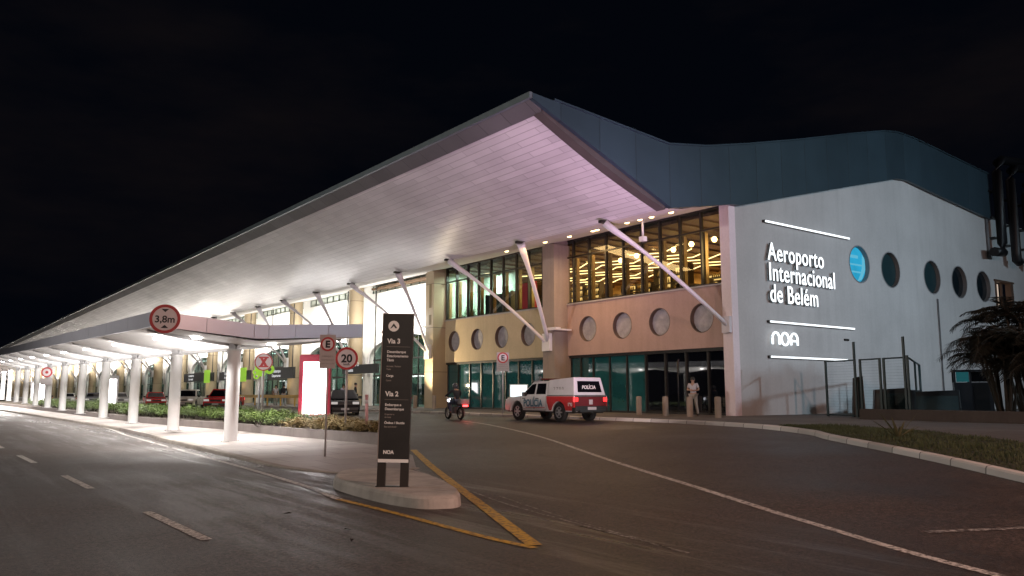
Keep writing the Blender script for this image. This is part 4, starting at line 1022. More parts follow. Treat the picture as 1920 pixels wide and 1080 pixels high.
def car(t, paint_, Lh, w, wb, prof, cab_lo, cab_hi, belt, roof, win_side, wins_extra, r=.34, gc=.26, tumble=.20, mirror=True, lights=(0.62, .72)):
    """prof: upper body outline (y,z) from rear to front above the sills"""
    f, b = wb; ra = r + .07
    pts = [(-Lh, gc + .12), (-Lh + .05, gc)] 
    pts += [(b - ra, gc)] + [(b - ra * math.cos(PI * i / 8), r + ra * math.sin(PI * i / 8)) for i in range(9)][1:-1] + [(b + ra, gc)]
    pts += [(f - ra, gc)] + [(f - ra * math.cos(PI * i / 8), r + ra * math.sin(PI * i / 8)) for i in range(9)][1:-1] + [(f + ra, gc)]
    pts += [(Lh - .06, gc), (Lh, gc + .14)] + prof[::-1]
    m = MB(); m.prism(pts, lambda u, v, a: (a, u, v), -w / 2, w / 2); body = build('body', m, paint_, t, bevel=.05)
    # underside block
    m = MB(); m.box(-w / 2 + .12, w / 2 - .12, -Lh + .1, Lh - .1, gc - .06, gc + .3); m.box(-w / 2 + .26, w / 2 - .26, b - ra, b + ra, gc, r + ra + .05); build('chassis', m, M_DARK, t)
    hw0, hw1 = w / 2 - .03, w / 2 - tumble
    m = MB(); (ya, yb), (yc, yd) = cab_lo, cab_hi
    vs = [(-hw0, ya, belt), (hw0, ya, belt), (hw0, yb, belt), (-hw0, yb, belt), (-hw1, yc, roof), (hw1, yc, roof), (hw1, yd, roof), (-hw1, yd, roof)]
    m.add(vs, [(0, 3, 2, 1), (4, 5, 6, 7), (0, 1, 5, 4), (1, 2, 6, 5), (2, 3, 7, 6), (3, 0, 4, 7)]); build('cabin', m, paint_, t, bevel=.06)
    def sx(z): return hw0 + (hw1 - hw0) * (z - belt) / (roof - belt)
    for poly in win_side:
        for s_ in (-1, 1):
            m = MB(); m.add([(s_ * (sx(z) + .008), y, z) for y, z in poly] + [(s_ * (sx(z) - .03), y, z) for y, z in poly], [tuple(range(len(poly)))] + [(i, (i + 1) % len(poly), len(poly) + (i + 1) % len(poly), len(poly) + i) for i in range(len(poly))])
            build('side_window', m, M_CARWIN, t)
    def yl(z, front): return (yb + (yd - yb) * (z - belt) / (roof - belt)) if front else (ya + (yc - ya) * (z - belt) / (roof - belt))
    for front, nm in ((True, 'windscreen'), (False, 'rear_window')):
        if not front and 'norear' in wins_extra: continue
        z0, z1 = belt + .06, roof - .09; q = []
        for z, s_ in ((z0, -1), (z0, 1), (z1, 1), (z1, -1)): q.append((s_ * (sx(z) - .1), yl(z, front) + (.008 if front else -.008), z))
        m = MB(); m.poly(q); build(nm, m, M_CARWIN, t)
    for y in (f, b):
        for s_ in (-1, 1): wheel(t, s_ * (w / 2 - .12), y, r, .22)
    lz0, lz1 = lights
    for s_ in (-1, 1):
        m = MB(); m.box(min(s_ * (w / 2 - .42), s_ * (w / 2 - .06)), max(s_ * (w / 2 - .42), s_ * (w / 2 - .06)), Lh - .06, Lh + .012, lz0, lz1 + .04); build('headlight', m, M_HEADL, t, bevel=.01)
        m = MB(); m.box(min(s_ * (w / 2 - .22), s_ * (w / 2 + .006)), max(s_ * (w / 2 - .22), s_ * (w / 2 + .006)), -Lh - .012, -Lh + .1, lz0 + .05, lz1 + .14); build('taillight', m, M_TAIL, t, bevel=.01)
        if mirror:
            m = MB(); m.box(min(s_ * (w / 2 - .03), s_ * (w / 2 + .17)), max(s_ * (w / 2 - .03), s_ * (w / 2 + .17)), yb - .50, yb - .36, belt + .0, belt + .17); build('mirror', m, M_DARK, t, bevel=.03)
    m = MB(); m.box(-w / 2 + .1, w / 2 - .1, Lh - .03, Lh + .03, gc + .04, gc + .22); build('front_bumper', m, M_DARK, t, bevel=.02)
    m = MB(); m.box(-.38, .38, Lh - .02, Lh + .015, lz0 - .02, lz1); build('grille', m, M_DARK, t)
    m = MB(); m.box(-w / 2 + .06, w / 2 - .06, -Lh - .08, -Lh + .02, gc + .02, gc + .24); bp_ = build('rear_bumper', m, M_DARK, t, bevel=.02)
    m = MB(); m.box(-.23, .23, -Lh - .095, -Lh - .081, gc + .07, gc + .2); build('number_plate', m, M_SGREY, bp_)
    m = MB(); m.box(-.23, .23, Lh + .031, Lh + .04, gc + .07, gc + .19); build('front_number_plate', m, M_SGREY, t)
    m = MB()
    for s_ in (-1, 1):
        for yy in ((ya + yb) / 2 - .05,): m.box(min(s_ * (w / 2 - .005), s_ * (w / 2 + .004)), max(s_ * (w / 2 - .005), s_ * (w / 2 + .004)), yy, yy + .012, gc + .1, belt)
        for yy in ((ya + yb) / 2 - .2, (ya + yb) / 2 + .75): m.box(min(s_ * w / 2, s_ * (w / 2 + .025)), max(s_ * w / 2, s_ * (w / 2 + .025)), yy - .2, yy, belt - .12, belt - .08)
    build('door_handle', m, M_DARK, t)
    return body
# police pickup
PX_, PY_ = 23.0, 27.0
T1 = thing('police_truck', 'white and red police pickup with a canopy and roof light bar, front to the left', 'pickup truck', (22.75, 27.15, gz(22.75)), R(-1))
prof = [(-2.42, 1.08), (.20, 1.08), (1.25, 1.06), (2.2, .98), (2.38, .82), (2.42, .6)]
bd = car(T1, M_CARW, 2.42, 1.80, (1.5, -1.42), prof, (-.62, 1.28), (-.55, .50), 1.06, 1.70,
    [[(.28, 1.14), (1.12, 1.12), (.55, 1.56), (.28, 1.60)], [(-.50, 1.14), (.16, 1.14), (.16, 1.60), (-.42, 1.60)]], ('norear',), r=.39, gc=.42, tumble=.20, lights=(.78, .88))
# canopy shell over the bed
m = MB(); hw0, hw1 = .87, .74
m.add([(-hw0, -2.40, 1.085), (hw0, -2.40, 1.085), (hw0, -.63, 1.085), (-hw0, -.63, 1.085), (-hw1, -2.24, 1.84), (hw1, -2.24, 1.84), (hw1, -.63, 1.74), (-hw1, -.63, 1.74)], [(0, 3, 2, 1), (4, 5, 6, 7), (0, 1, 5, 4), (1, 2, 6, 5), (2, 3, 7, 6), (3, 0, 4, 7)])
cnp = build('bed_canopy', m, M_CARW, T1, bevel=.04)
m = MB(); q = [(-.66, 1.22), (.66, 1.22), (.60, 1.68), (-.60, 1.68)]; m.poly([(x, -2.40 + (z - 1.085) / .755 * .16 - .01, z) for x, z in q]); build('rear_window', m, M_CARWIN, cnp)
text('rear_marking', 'POLÍCIA', .20, (-.42, -2.375, 1.36), M_TXT, cnp, 0, .002, 1.0, .004)
text('side_marking', '2 7 0 0', .20, (-.825, -1.0, 1.30), M_TXTD, cnp, -PI / 2, .002, 1.2, .002)
# red rear livery
m = MB()
ra = .46
for s_ in (-1, 1):
    P_ = [(-2.40, .47), (-1.42 - ra, .47)] + [(-1.42 - ra * math.cos(PI * i / 12), .39 + ra * math.sin(PI * i / 12)) for i in range(2, 11)] + [(-1.42 + ra, .47), (-.78, .47), (-.64, .80), (-.62, 1.055), (-2.40, 1.055)]
    m = MB(); m.prism(P_, lambda u, v, a: (a, u, v), s_ * .9, s_ * .906); build('red_livery', m, M_CARR, bd)
m = MB(); m.box(-.86, .86, -2.432, -2.415, .62, 1.05); tg = build('tailgate', m, mat('dark_red_tailgate', (.12, .008, .010), .35), T1)
m = MB(); m.box(-.1, .1, -2.44, -2.433, .72, .92); build('tailgate_handle', m, M_SGREY, tg); m = MB(); m.box(-.85, .85, -2.44, -2.42, 1.03, 1.06); build('tailgate_seal', m, M_DARK, tg)
text('side_lettering', 'POLÍCIA', .42, (-.912, 1.0, .62), mat('police_blue', (.03, .12, .18), .4), bd, -PI / 2, .002, .86, .012)
text('door_number', '190', .19, (-.912, -2.02, .66), M_SWHITE, bd, -PI / 2, .002, 1, .006)
m = MB(); m.box(-.915, -.90, -.5, .85, .56, .585); build('red_stripe', m, M_CARR, bd)
m = MB(); m.box(-.62, .62, -.25, .12, 1.75, 1.82); lb_ = build('light_bar', m, mat('dark_red_lens', (.10, .012, .01), .2), T1, bevel=.03)
m = MB(); m.box(-.5, -.42, -.2, .05, 1.69, 1.75); m.box(.42, .5, -.2, .05, 1.69, 1.75); build('light_bar_foot', m, M_DARK, lb_)
m = MB(); m.box(-.7, .7, -2.56, -2.42, .42, .50); build('step_bumper', m, M_DARK, T1)
for s_ in (-1, 1):
    m = MB(); m.box(min(s_ * .86, s_ * .912), max(s_ * .86, s_ * .912), -2.50, -2.30, .42, .60); build('bumper_corner', m, M_DARK, T1)
    m = MB(); m.box(min(s_ * .84, s_ * .908), max(s_ * .84, s_ * .908), -2.424, -2.36, .60, .82); build('red_corner', m, M_CARR, T1)
m = MB()
for s_ in (-1, 1):
    m.add([(s_ * .9, 1.5 + .46 * math.cos(PI * i / 12), .39 + .46 * math.sin(PI * i / 12)) for i in range(13)] + [(s_ * .93, 1.5 + .49 * math.cos(PI * i / 12), .39 + .49 * math.sin(PI * i / 12)) for i in range(13)], [(i, i + 1, 14 + i, 13 + i) for i in range(12)])
build('wheel_arch_trim', m, M_CARW, T1)
m = MB()
for y_s in (-.60, .22, 1.20):
    m.box(-.9035, -.895, y_s, y_s + .018, .50, 1.05)
m.box(-.9035, -.895, -.60, 1.2, .50, .515); build('door_seam', m, M_DARK, bd)
m = MB(); m.box(-.90, -.86, -2.38, -.63, 1.068, 1.092); m.box(-.88, .88, -2.425, -2.40, 1.068, 1.10); build('canopy_seal', m, M_DARK, cnp)
m = MB(); m.box(-.95, -.90, -.55, 1.05, .40, .45); build('side_step', m, M_DARK, T1)
m = MB(); m.box(-.05, .05, 2.40, 2.50, .55, .95); m.box(-.75, .75, 2.44, 2.50, .50, .60); m.tube([(-.7, 2.48, .55), (-.7, 2.52, .98), (.7, 2.52, .98), (.7, 2.48, .55)], .035, 8); build('bull_bar', m, M_DARK, T1)
m = MB(); m.box(-.80, -.28, .10, .55, 1.704, 1.712); build('roof_panel', m, M_SGREY, T1)
# black hatchback
T2 = thing('hatchback_car', 'black hatchback facing the camera behind the speed limit sign', 'car', (20.9, 44.4, gz(20.9)), R(158))
hp = [(-1.95, .85), (-1.6, .95), (1.0, .93), (1.75, .80), (1.95, .62)]
hw = [[(.05, .98), (1.0, .97), (.42, 1.32), (.05, 1.36)], [(-1.05, .98), (-.06, .98), (-.06, 1.36), (-.85, 1.34)]]
car(T2, M_CARK, 1.95, 1.68, (1.22, -1.2), hp, (-1.78, 1.25), (-1.25, .30), .93, 1.44, hw, (), r=.31, gc=.22)
# red and white pickups
def pickup(t, p): 
    car(t, p, 2.5, 1.8, (1.55, -1.45), [(-2.5, 1.02), (-.35, 1.02), (1.3, 1.02), (2.3, .93), (2.5, .7)], (-.55, 1.45), (-.40, .70), 1.0, 1.62, [[(.40, 1.08), (1.28, 1.06), (.75, 1.50), (.40, 1.52)], [(-.45, 1.08), (.28, 1.08), (.28, 1.52), (-.34, 1.52)]], (), r=.37, gc=.36, lights=(.72, .82))
T3 = thing('pickup_truck', 'red pickup at the drop-off lane right of the first canopy column', 'pickup truck', (19.6, 62.5, gz(19.6)), R(148)); pickup(T3, M_CARR)
T4 = thing('pickup_truck', 'cream-white pickup seen between the first two canopy columns', 'pickup truck', (19.2, 70.5, gz(19.2)), R(152)); pickup(T4, mat('cream_paint', (.60, .54, .47), .3))
cars = [('sedan_car', 'dark red car behind the second canopy column', M_CARR, 18.8, 80.5), ('sedan_car', 'white car between the third and fourth canopy columns', M_CARW, 18.2, 93.0), ('sedan_car', 'grey car between the fourth and fifth canopy columns', M_CARG, 17.6, 104), ('sedan_car', 'pale car beyond the fifth canopy column', M_CARW, 17.0, 118), ('sedan_car', 'dark car far down the drop-off lane', M_CARK, 16.5, 135)]
for nm, lb, p, x, y in cars:
    t = thing(nm, lb, 'car', (x, y, gz(x)), R(170))
    car(t, p, 2.2, 1.72, (1.35, -1.3), [(-2.2, .9), (-1.2, .95), (1.1, .93), (2.0, .80), (2.2, .62)], (-1.7, 1.35), (-.95, .35), .93, 1.44, hw, (), r=.31, gc=.22)
# yellow barrier rail along the lane
t = thing('barrier_rail', 'low yellowish barrier rail behind the red pickup', 'barrier', (24.6, 66, .6))
m = MB()
for k in range(8): m.box(24.55, 24.65, 58 + k * 3, 58.1 + k * 3, .6, 1.5)
m.box(24.52, 24.68, 57.5, 80, 1.25, 1.5); build('rail', m, M_YELL, t, world=True)

# motorcycle
MT = thing('motorcycle', 'motorcycle with lit red tail light seen from behind on the road', 'motorcycle', (21.0, 32.4, gz(21.0)), -R(6))
for y, nm in ((.68, 'front'), (-.62, 'rear')):
    m = MB(); m.lathe([(.22, -.05), (.29, -.05), (.31, 0), (.29, .05), (.22, .05), (.22, -.05)], (0, y, .31), 24, 'x'); o = build('wheel', m, M_TYRE, MT)
    m = MB(); m.lathe([(.22, -.02), (.20, 0), (.22, .02)], (0, y, .31), 20, 'x')
    for k in range(6): a = k * PI / 3; m.tube([(0, y, .31), (0, y + .21 * math.cos(a), .31 + .21 * math.sin(a))], .012, 5)
    build('rim', m, M_RIM, o)
m = MB(); m.tube([(0, -.95, .74), (0, -.5, .74), (0, -.1, .76), (0, .25, .88), (0, .42, .84)], [.07, .13, .15, .16, .07], 12, .7); build('seat_and_tank', m, M_BLACK, MT)
m = MB(); m.box(-.13, .13, -.25, .25, .3, .6); m.tube([(0, .1, .5), (0, -.62, .34)], .045, 8); build('engine', m, mat('engine_grey', (.16, .14, .14), .4, .5), MT, bevel=.02)
m = MB()
for s_ in (-1, 1): m.tube([(s_ * .09, .68, .31), (s_ * .09, .50, .85), (s_ * .1, .45, 1.0)], .025, 6)
m.tube([(-.36, .30, 1.05), (-.2, .42, 1.03), (.2, .42, 1.03), (.36, .30, 1.05)], .02, 6); build('fork_and_handlebar', m, M_RIM, MT)
m = MB(); m.box(-.24, .24, -1.08, -.72, .72, .98); build('top_box', m, mat('grey_box', (.22, .20, .20), .5), MT, bevel=.04)
m = MB(); m.box(-.13, .13, -1.11, -1.08, .62, .70); build('taillight', m, emit('red_tail_glow', (1, .05, .05), 9), MT)
m = MB(); m.lathe([(.001, .07), (.08, .06), (.1, -.03)], (0, .60, .90), 12, 'y'); build('headlight', m, emit('bike_head_glow', (.9, .92, 1), 4), MT)
m = MB(); m.tube([(.14, .1, .3), (.16, -.7, .34)], .04, 8); build('exhaust', m, M_RIM, MT)
point('tail_glow', (MT.location.x - .1, MT.location.y - 1.35, .95), 6, (1, .1, .08), .05)

# ================================================================== PEOPLE
def skin_mesh(name, verts, edges, radii, mat_, parent, root=0, sub=1):
    me = bpy.data.meshes.new(name); me.from_pydata(verts, edges, []); o = bpy.data.objects.new(name, me); COL.objects.link(o)
    sk = o.modifiers.new('s', 'SKIN'); sk.use_smooth_shade = True
    for i, r in enumerate(radii):
        r = r if isinstance(r, tuple) else (r, r); me.skin_vertices[0].data[i].radius = r
    me.skin_vertices[0].data[root].use_root = True
    ss = o.modifiers.new('d', 'SUBSURF'); ss.levels = sub; ss.render_levels = sub
    dg = bpy.context.evaluated_depsgraph_get(); dg.update()
    m2 = bpy.data.meshes.new_from_object(o.evaluated_get(dg)); bpy.data.objects.remove(o)
    for p in m2.polygons: p.use_smooth = True
    m2.materials.clear(); m2.materials.append(mat_)
    n = bpy.data.objects.new(name, m2); COL.objects.link(n); n.parent = parent; return n
def person(label, loc, rz, shirt, trousers, J=None, hair=M_HAIR, helmet=None, shoes=M_BLACK, bag=None, sleeves=.5, face=True):
    """local frame: facing -Y, z up"""
    P = dict(pelvis=(0, 0, .95), waist=(0, 0, 1.10), chest=(0, .0, 1.32), neck=(0, -.01, 1.48), head=(0, -.03, 1.60), top=(0, -.03, 1.70),
             hipL=(-.10, 0, .90), kneeL=(-.11, -.03, .50), ankL=(-.12, .02, .09), toeL=(-.13, -.15, .04),
             hipR=(.10, 0, .90), kneeR=(.11, -.02, .50), ankR=(.12, .03, .09), toeR=(.13, -.14, .04),
             shL=(-.185, 0, 1.42), elL=(-.25, .03, 1.13), wrL=(-.25, -.06, .88), haL=(-.25, -.09, .80),
             shR=(.185, 0, 1.42), elR=(.25, .03, 1.13), wrR=(.25, -.06, .88), haR=(.25, -.09, .80))
    if J: P.update(J)
    t = thing('person', label, 'person', loc, rz)
    names = ['pelvis', 'waist', 'chest', 'neck', 'head', 'top', 'hipL', 'kneeL', 'ankL', 'toeL', 'hipR', 'kneeR', 'ankR', 'toeR', 'shL', 'elL', 'wrL', 'haL', 'shR', 'elR', 'wrR', 'haR']
    idx = {n: i for i, n in enumerate(names)}
    rad = dict(pelvis=(.15, .11), waist=(.13, .10), chest=(.15, .11), neck=.055, head=(.078, .095), top=(.06, .07), hipL=.085, kneeL=.058, ankL=.04, toeL=.035, hipR=.085, kneeR=.058, ankR=.04, toeR=.035,
               shL=.055, elL=.042, wrL=.03, haL=.032, shR=.055, elR=.042, wrR=.03, haR=.032)
    E = [('pelvis', 'waist'), ('waist', 'chest'), ('chest', 'neck'), ('neck', 'head'), ('head', 'top'), ('pelvis', 'hipL'), ('hipL', 'kneeL'), ('kneeL', 'ankL'), ('ankL', 'toeL'), ('pelvis', 'hipR'), ('hipR', 'kneeR'), ('kneeR', 'ankR'), ('ankR', 'toeR'),
         ('chest', 'shL'), ('shL', 'elL'), ('elL', 'wrL'), ('wrL', 'haL'), ('chest', 'shR'), ('shR', 'elR'), ('elR', 'wrR'), ('wrR', 'haR')]
    V = [P[n] for n in names]; ED = [(idx[a], idx[b]) for a, b in E]; RD = [rad[n] for n in names]
    # fingers rooted in the palms
    for s_ in ('L', 'R'):
        w = Vector(P['wr' + s_]); h = Vector(P['ha' + s_]); d = (h - w).normalized(); side = d.cross(Vector((1, 0, 0))).normalized()
        for k, ln in enumerate((.065, .075, .07, .055)):
            b = h + side * (k - 1.5) * .02; b1 = b + d * .035; b2 = b1 + (d + Vector((0, -.25, 0))).normalized() * ln * .6
            i0 = len(V); V += [tuple(b1), tuple(b2)]; RD += [.010, .008]; ED += [(idx['ha' + s_], i0), (i0, i0 + 1)]
        i0 = len(V); th = w.lerp(h, .5) + side * -.04; V += [tuple(th), tuple(th + d * .05 - side * .012)]; RD += [.011, .009]; ED += [(idx['ha' + s_], i0), (i0, i0 + 1)]
    skin_mesh('body', V, ED, RD, M_SKIN, t)
    def chain(nm, keys, edges, extra, mt, cut=None):
        ii = {k: i for i, k in enumerate(keys)}; v = [P[k] for k in keys]
        if cut:
            for a, b, f in cut: v[ii[b]] = tuple(Vector(P[a]).lerp(Vector(P[b]), f))
        r = [tuple(x + extra for x in (rad[k] if isinstance(rad[k], tuple) else (rad[k],) * 2)) for k in keys]
        return skin_mesh(nm, v, [(ii[a], ii[b]) for a, b in edges], r, mt, t)
    keys = ['pelvis', 'waist', 'chest', 'neck', 'shL', 'elL', 'shR', 'elR'] + (['wrL', 'wrR'] if sleeves > 1 else [])
    ed = [('pelvis', 'waist'), ('waist', 'chest'), ('chest', 'neck'), ('chest', 'shL'), ('shL', 'elL'), ('chest', 'shR'), ('shR', 'elR')] + ([('elL', 'wrL'), ('elR', 'wrR')] if sleeves > 1 else [])
    cut = [('chest', 'neck', .55)] + ([('shL', 'elL', .7), ('shR', 'elR', .7)] if sleeves < 1 else [])
    chain('shirt', keys, ed, .014, shirt, cut)
    chain('trousers', ['pelvis', 'hipL', 'kneeL', 'ankL', 'hipR', 'kneeR', 'ankR'], [('pelvis', 'hipL'), ('hipL', 'kneeL'), ('kneeL', 'ankL'), ('pelvis', 'hipR'), ('hipR', 'kneeR'), ('kneeR', 'ankR')], .02, trousers)
    chain('shoe', ['ankL', 'toeL'], [('ankL', 'toeL')], .012, shoes); chain('shoe', ['ankR', 'toeR'], [('ankR', 'toeR')], .012, shoes)
    hd = Vector(P['head'])
    m = MB(); n = 14; 
    if helmet:
        m.lathe([(.001, .15), (.08, .135), (.13, .07), (.14, 0), (.13, -.08), (.11, -.12)], (hd.x, hd.y, hd.z + .03), 18); build('helmet', m, helmet, t)
    else:
        m.smooth = True; m.lathe([(.001, .128), (.06, .115), (.092, .07), (.098, .02), (.088, -.03)], (hd.x, hd.y + .022, hd.z + .02), 16); build('hair', m, hair, t)
        f_ = MB()
        for s_ in (-1, 1): f_.lathe([(.001, -.012), (.01, -.006), (.012, .004)], (hd.x + s_ * .03, hd.y - .088, hd.z + .005), 8, 'y')
        build('eyes', f_, M_BLACK, t)
        f_ = MB(); f_.add([(hd.x - .012, hd.y - .085, hd.z - .03), (hd.x + .012, hd.y - .085, hd.z - .03), (hd.x, hd.y - .112, hd.z - .028), (hd.x, hd.y - .088, hd.z + .01)], [(0, 2, 3), (2, 1, 3), (0, 1, 2)]); f_.box(hd.x - .022, hd.x + .022, hd.y - .09, hd.y - .083, hd.z - .058, hd.z - .05); build('nose_and_mouth', f_, mat('lips', (.25, .10, .08), .5), t)
        f_ = MB()
        for s_ in (-1, 1): f_.box(hd.x + s_ * .082 - .008, hd.x + s_ * .082 + .008, hd.y - .012, hd.y + .02, hd.z - .03, hd.z + .03)
        build('ears', f_, M_SKIN, t)
    if bag: m = MB(); m.box(-.15, .15, .12, .27, 1.08, 1.46); build('backpack', m, bag, t, bevel=.04)
    return t
cl_w = mat('white_shirt', (.40, .38, .40), .8); cl_c = mat('khaki_trousers', (.30, .27, .23), .8); cl_l = mat('lavender_shirt', (.42, .36, .48), .8); cl_d = mat('blue_trousers', (.06, .08, .14), .8); cl_k = mat('black_cloth', (.015, .015, .018), .85)
folded = dict(elL=(-.27, .0, 1.16), wrL=(-.08, -.22, 1.16), haL=(.0, -.25, 1.17), elR=(.27, 0, 1.16), wrR=(.08, -.24, 1.14), haR=(.0, -.27, 1.15), ankR=(.16, .10, .09), kneeR=(.13, .0, .5), toeR=(.17, -.08, .04))
person('man in a white shirt and pale trousers with arms folded low, standing among the bollards', (28.2, 23.95, .60), -R(70), cl_w, cl_c, folded)
pm = (21.0, 32.4)
ride = dict(pelvis=(0, .0, .86), waist=(0, -.05, 1.02), chest=(0, -.12, 1.24), neck=(0, -.17, 1.40), head=(0, -.19, 1.52), top=(0, -.19, 1.62), hipL=(-.11, -.02, .83), hipR=(.11, -.02, .83), kneeL=(-.24, -.40, .72), kneeR=(.24, -.40, .72), ankL=(-.22, -.22, .33), ankR=(.22, -.22, .33), toeL=(-.22, -.38, .28), toeR=(.22, -.38, .28),
            shL=(-.2, -.13, 1.34), shR=(.2, -.13, 1.34), elL=(-.34, -.32, 1.16), elR=(.34, -.32, 1.16), wrL=(-.36, -.52, 1.07), wrR=(.36, -.52, 1.07), haL=(-.33, -.58, 1.07), haR=(.33, -.58, 1.07))
o = person('helmeted motorcycle rider in a black jacket seen from behind, seated on the motorcycle', (21.0 - .25 * math.sin(R(6)), 32.4 - .25 * math.cos(R(6)), gz(21) + .03), R(-6 + 180), cl_k, cl_d, ride, helmet=mat('dark_helmet', (.05, .05, .055), .2), sleeves=2)
person('man in a lavender shirt and dark blue trousers standing left of the black hatchback', (23.6, 50.2, .52), R(30), cl_l, cl_d)
person('dark-clothed person standing just right of the man in lavender', (24.6, 50.4, .60), R(60), cl_k, cl_k, sleeves=2)
person('person in a white shirt standing left of the one with the black backpack', (25.2, 66.8, .60), R(10), cl_w, cl_c)
person('person with a black backpack and pale trousers seen from behind, under the hanging sign', (25.0, 64.4, .60), R(150), cl_k, cl_w, bag=cl_k, sleeves=2)

# ================================================================== RESTAURANT CONTENTS (bay one)
def chair_proto():
    t = thing('chair', 'x', 'chair', (0, 0, 0), 0, 'restaurant chairs by the upper window')
    m = MB(); m.box(-.21, .21, -.21, .21, .43, .48); build('seat', m, M_SHELF, t, bevel=.01)
    m = MB(); m.box(-.21, .21, .18, .22, .6, .95); build('backrest', m, M_SHELF, t, bevel=.01)
    for sx_ in (-1, 1):
        for sy in (-1, 1): m = MB(); m.tube([(sx_ * .18, sy * .18, 0), (sx_ * .18, sy * .18, .44 if sy < 0 else .65)], .018, 6); build('leg', m, M_DARK, t)
    return t
def table_proto():
    t = thing('table', 'x', 'table', (0, 0, 0), 0, 'restaurant tables by the upper window')
    m = MB(); m.box(-.38, .38, -.38, .38, .72, .76); build('tabletop', m, mat('table_wood', (.22, .12, .05), .4), t, bevel=.008)
    m = MB(); m.tube([(0, 0, .02), (0, 0, .72)], .035, 8); m.lathe([(.25, 0), (.25, .02), (.03, .04)], (0, 0, 0), 14); build('leg', m, M_DARK, t); return t
cp = tpz = None
lbT = ['nearest the pilaster', 'second from the pilaster', 'third from the pilaster', 'fourth from the pilaster', 'fifth from the pilaster', 'beside the rosy pillar']
for i in range(6):
    y = 24.6 + i * 1.85; x = 31.45
    lab = 'dark restaurant table behind the upper window, ' + lbT[i]
    if tpz is None: tpz = table_proto(); t = tpz
    else: t = copy_tree(tpz)
    t.location = (x, y, 6.30); t['label'] = lab
    for s_ in (-1, 1):
        if cp is None: cp = chair_proto(); c = cp
        else: c = copy_tree(cp)
        c.location = (x + .05, y + s_ * .62, 6.30); c.rotation_euler[2] = 0 if s_ > 0 else PI
        c['label'] = 'dark chair on the %s side of the window table %s' % ('pillar' if s_ > 0 else 'pilaster', lbT[i])
def shelf(label, y0, y1, x, z1, seed):
    t = thing('bar_shelf', label, 'shelf', (x, (y0 + y1) / 2, 6.3), 0, 'back-bar shelves in the restaurant')
    m = MB(); m.box(x + .4, x + .45, y0, y1, 6.3, z1)
    zz = 6.8
    while zz < z1: m.box(x, x + .4, y0, y1, zz, zz + .04); zz += .42
    for y in (y0, (y0 + y1) / 2, y1): m.box(x, x + .42, y - .03, y + .03, 6.3, z1)
    build('shelf_frame', m, M_SHELF, t, world=True)
    rnd = random.Random(seed); m = MB(); zz = 6.84
    while zz < z1 - .2:
        y = y0 + .1
        while y < y1 - .1:
            if rnd.random() < .8: m.lathe([(.001, 0), (.04, 0), (.04, .16), (.015, .2), (.015, .26), (.001, .26)], (x + .15, y, zz), 8)
            y += .13
        zz += .42
    b = build('bottles', m, M_BOTTLE, t, world=True); b['kind'] = 'stuff'
    m = MB(); m.box(x + .38, x + .39, y0 + .05, y1 - .05, 6.8, z1 - .05); build('back_glow', m, emit('shelf_glow', (1, .62, .22), 1.6), t, world=True)
shelf('tall bottle shelf glowing amber left of the long strut top', 28.3, 30.8, 33.2, 8.6, 1)
shelf('bottle shelf seen at the far left of the golden upper window', 35.6, 38.6, 33.5, 8.4, 6)
shelf('lower bottle shelf beside the rosy pillar', 31.6, 34.0, 33.8, 8.0, 2)
shelf('short bottle shelf behind the lower part of the long strut', 25.2, 27.6, 33.6, 7.9, 3)
for i, (x, y) in enumerate([(32.6, 24.0), (32.6, 26.0), (32.7, 27.6), (33.2, 29.3), (33.0, 31.9), (33.4, 33.6)]):
    t = thing('pendant_lamp', 'warm glowing pendant globe in the restaurant, %s from the pilaster' % ORD[i], 'lamp', (x, y, 9.45), 0, 'warm pendant globes in the restaurant')
    m = MB(); m.lathe([(.001, -.15), (.09, -.12), (.15, 0), (.09, .12), (.001, .15)], (0, 0, 0), 14); build('globe', m, M_LAMPW, t); m = MB(); m.tube([(0, 0, .14), (0, 0, .62)], .01, 5); build('cord', m, M_DARK, t)
t = thing('restaurant_sign', 'black fascia with small pale lettering hanging inside the upper right window', 'sign', (33.8, 24.8, 8.1))
m = MB(); m.box(33.8, 33.9, 23.7, 26.6, 8.1, 8.95); p = build('sign_panel', m, M_BLACK, t, world=True)
o = text('sign_text', 'RESTAURANTE', .30, (-.02, 1.5, .52), emit('menu_glow', (.75, .95, 1), 1.6), p, -PI / 2, .003, .95)
# upper bay two contents
for y0, y1, z1, mt, lb in [(43.2, 46.0, 8.3, M_BLACK, 'black display wall behind the upper window with the crossed strut'), (40.9, 42.4, 8.7, mat('red_banner', (.45, .03, .05), .6, em=(.8, .05, .08), es=.15), 'tall red banner behind the upper window of the beige bay')]:
    y0 -= 1.2; y1 -= 1.2
    t = thing('display_panel', lb, 'display', (32, (y0 + y1) / 2, 6.3)); m = MB(); m.box(31.6, 31.8, y0, y1, 6.3, z1); m.box(31.5, 31.9, y0 - .05, y0, 6.3, z1 + .05); m.box(31.5, 31.9, y1, y1 + .05, 6.3, z1 + .05); build('panel', m, mt, t, world=True, bevel=.01)
m_ = [(46.9, .6), (46.2, .5), (38.5, .55)]
for i, (y, s_) in enumerate(m_):
    t = thing('potted_plant', ['leafy potted plant at the far left of the upper green-lit window', 'smaller potted plant right of the first in the green-lit window', 'potted plant in the gold-lit part of the upper beige-bay window'][i], 'plant', (31.3, y, 6.3))
    m = MB(); m.lathe([(.14, 0), (.2, .35), (.17, .35)], (0, 0, 0), 12); build('pot', m, M_SHELF, t); b = build('foliage', bush_mesh(40 + i, .35, .35, .9, 260, .16, None, 8), [M_LEAF, M_PALM, M_PSTEM], t); b.location.z = .3

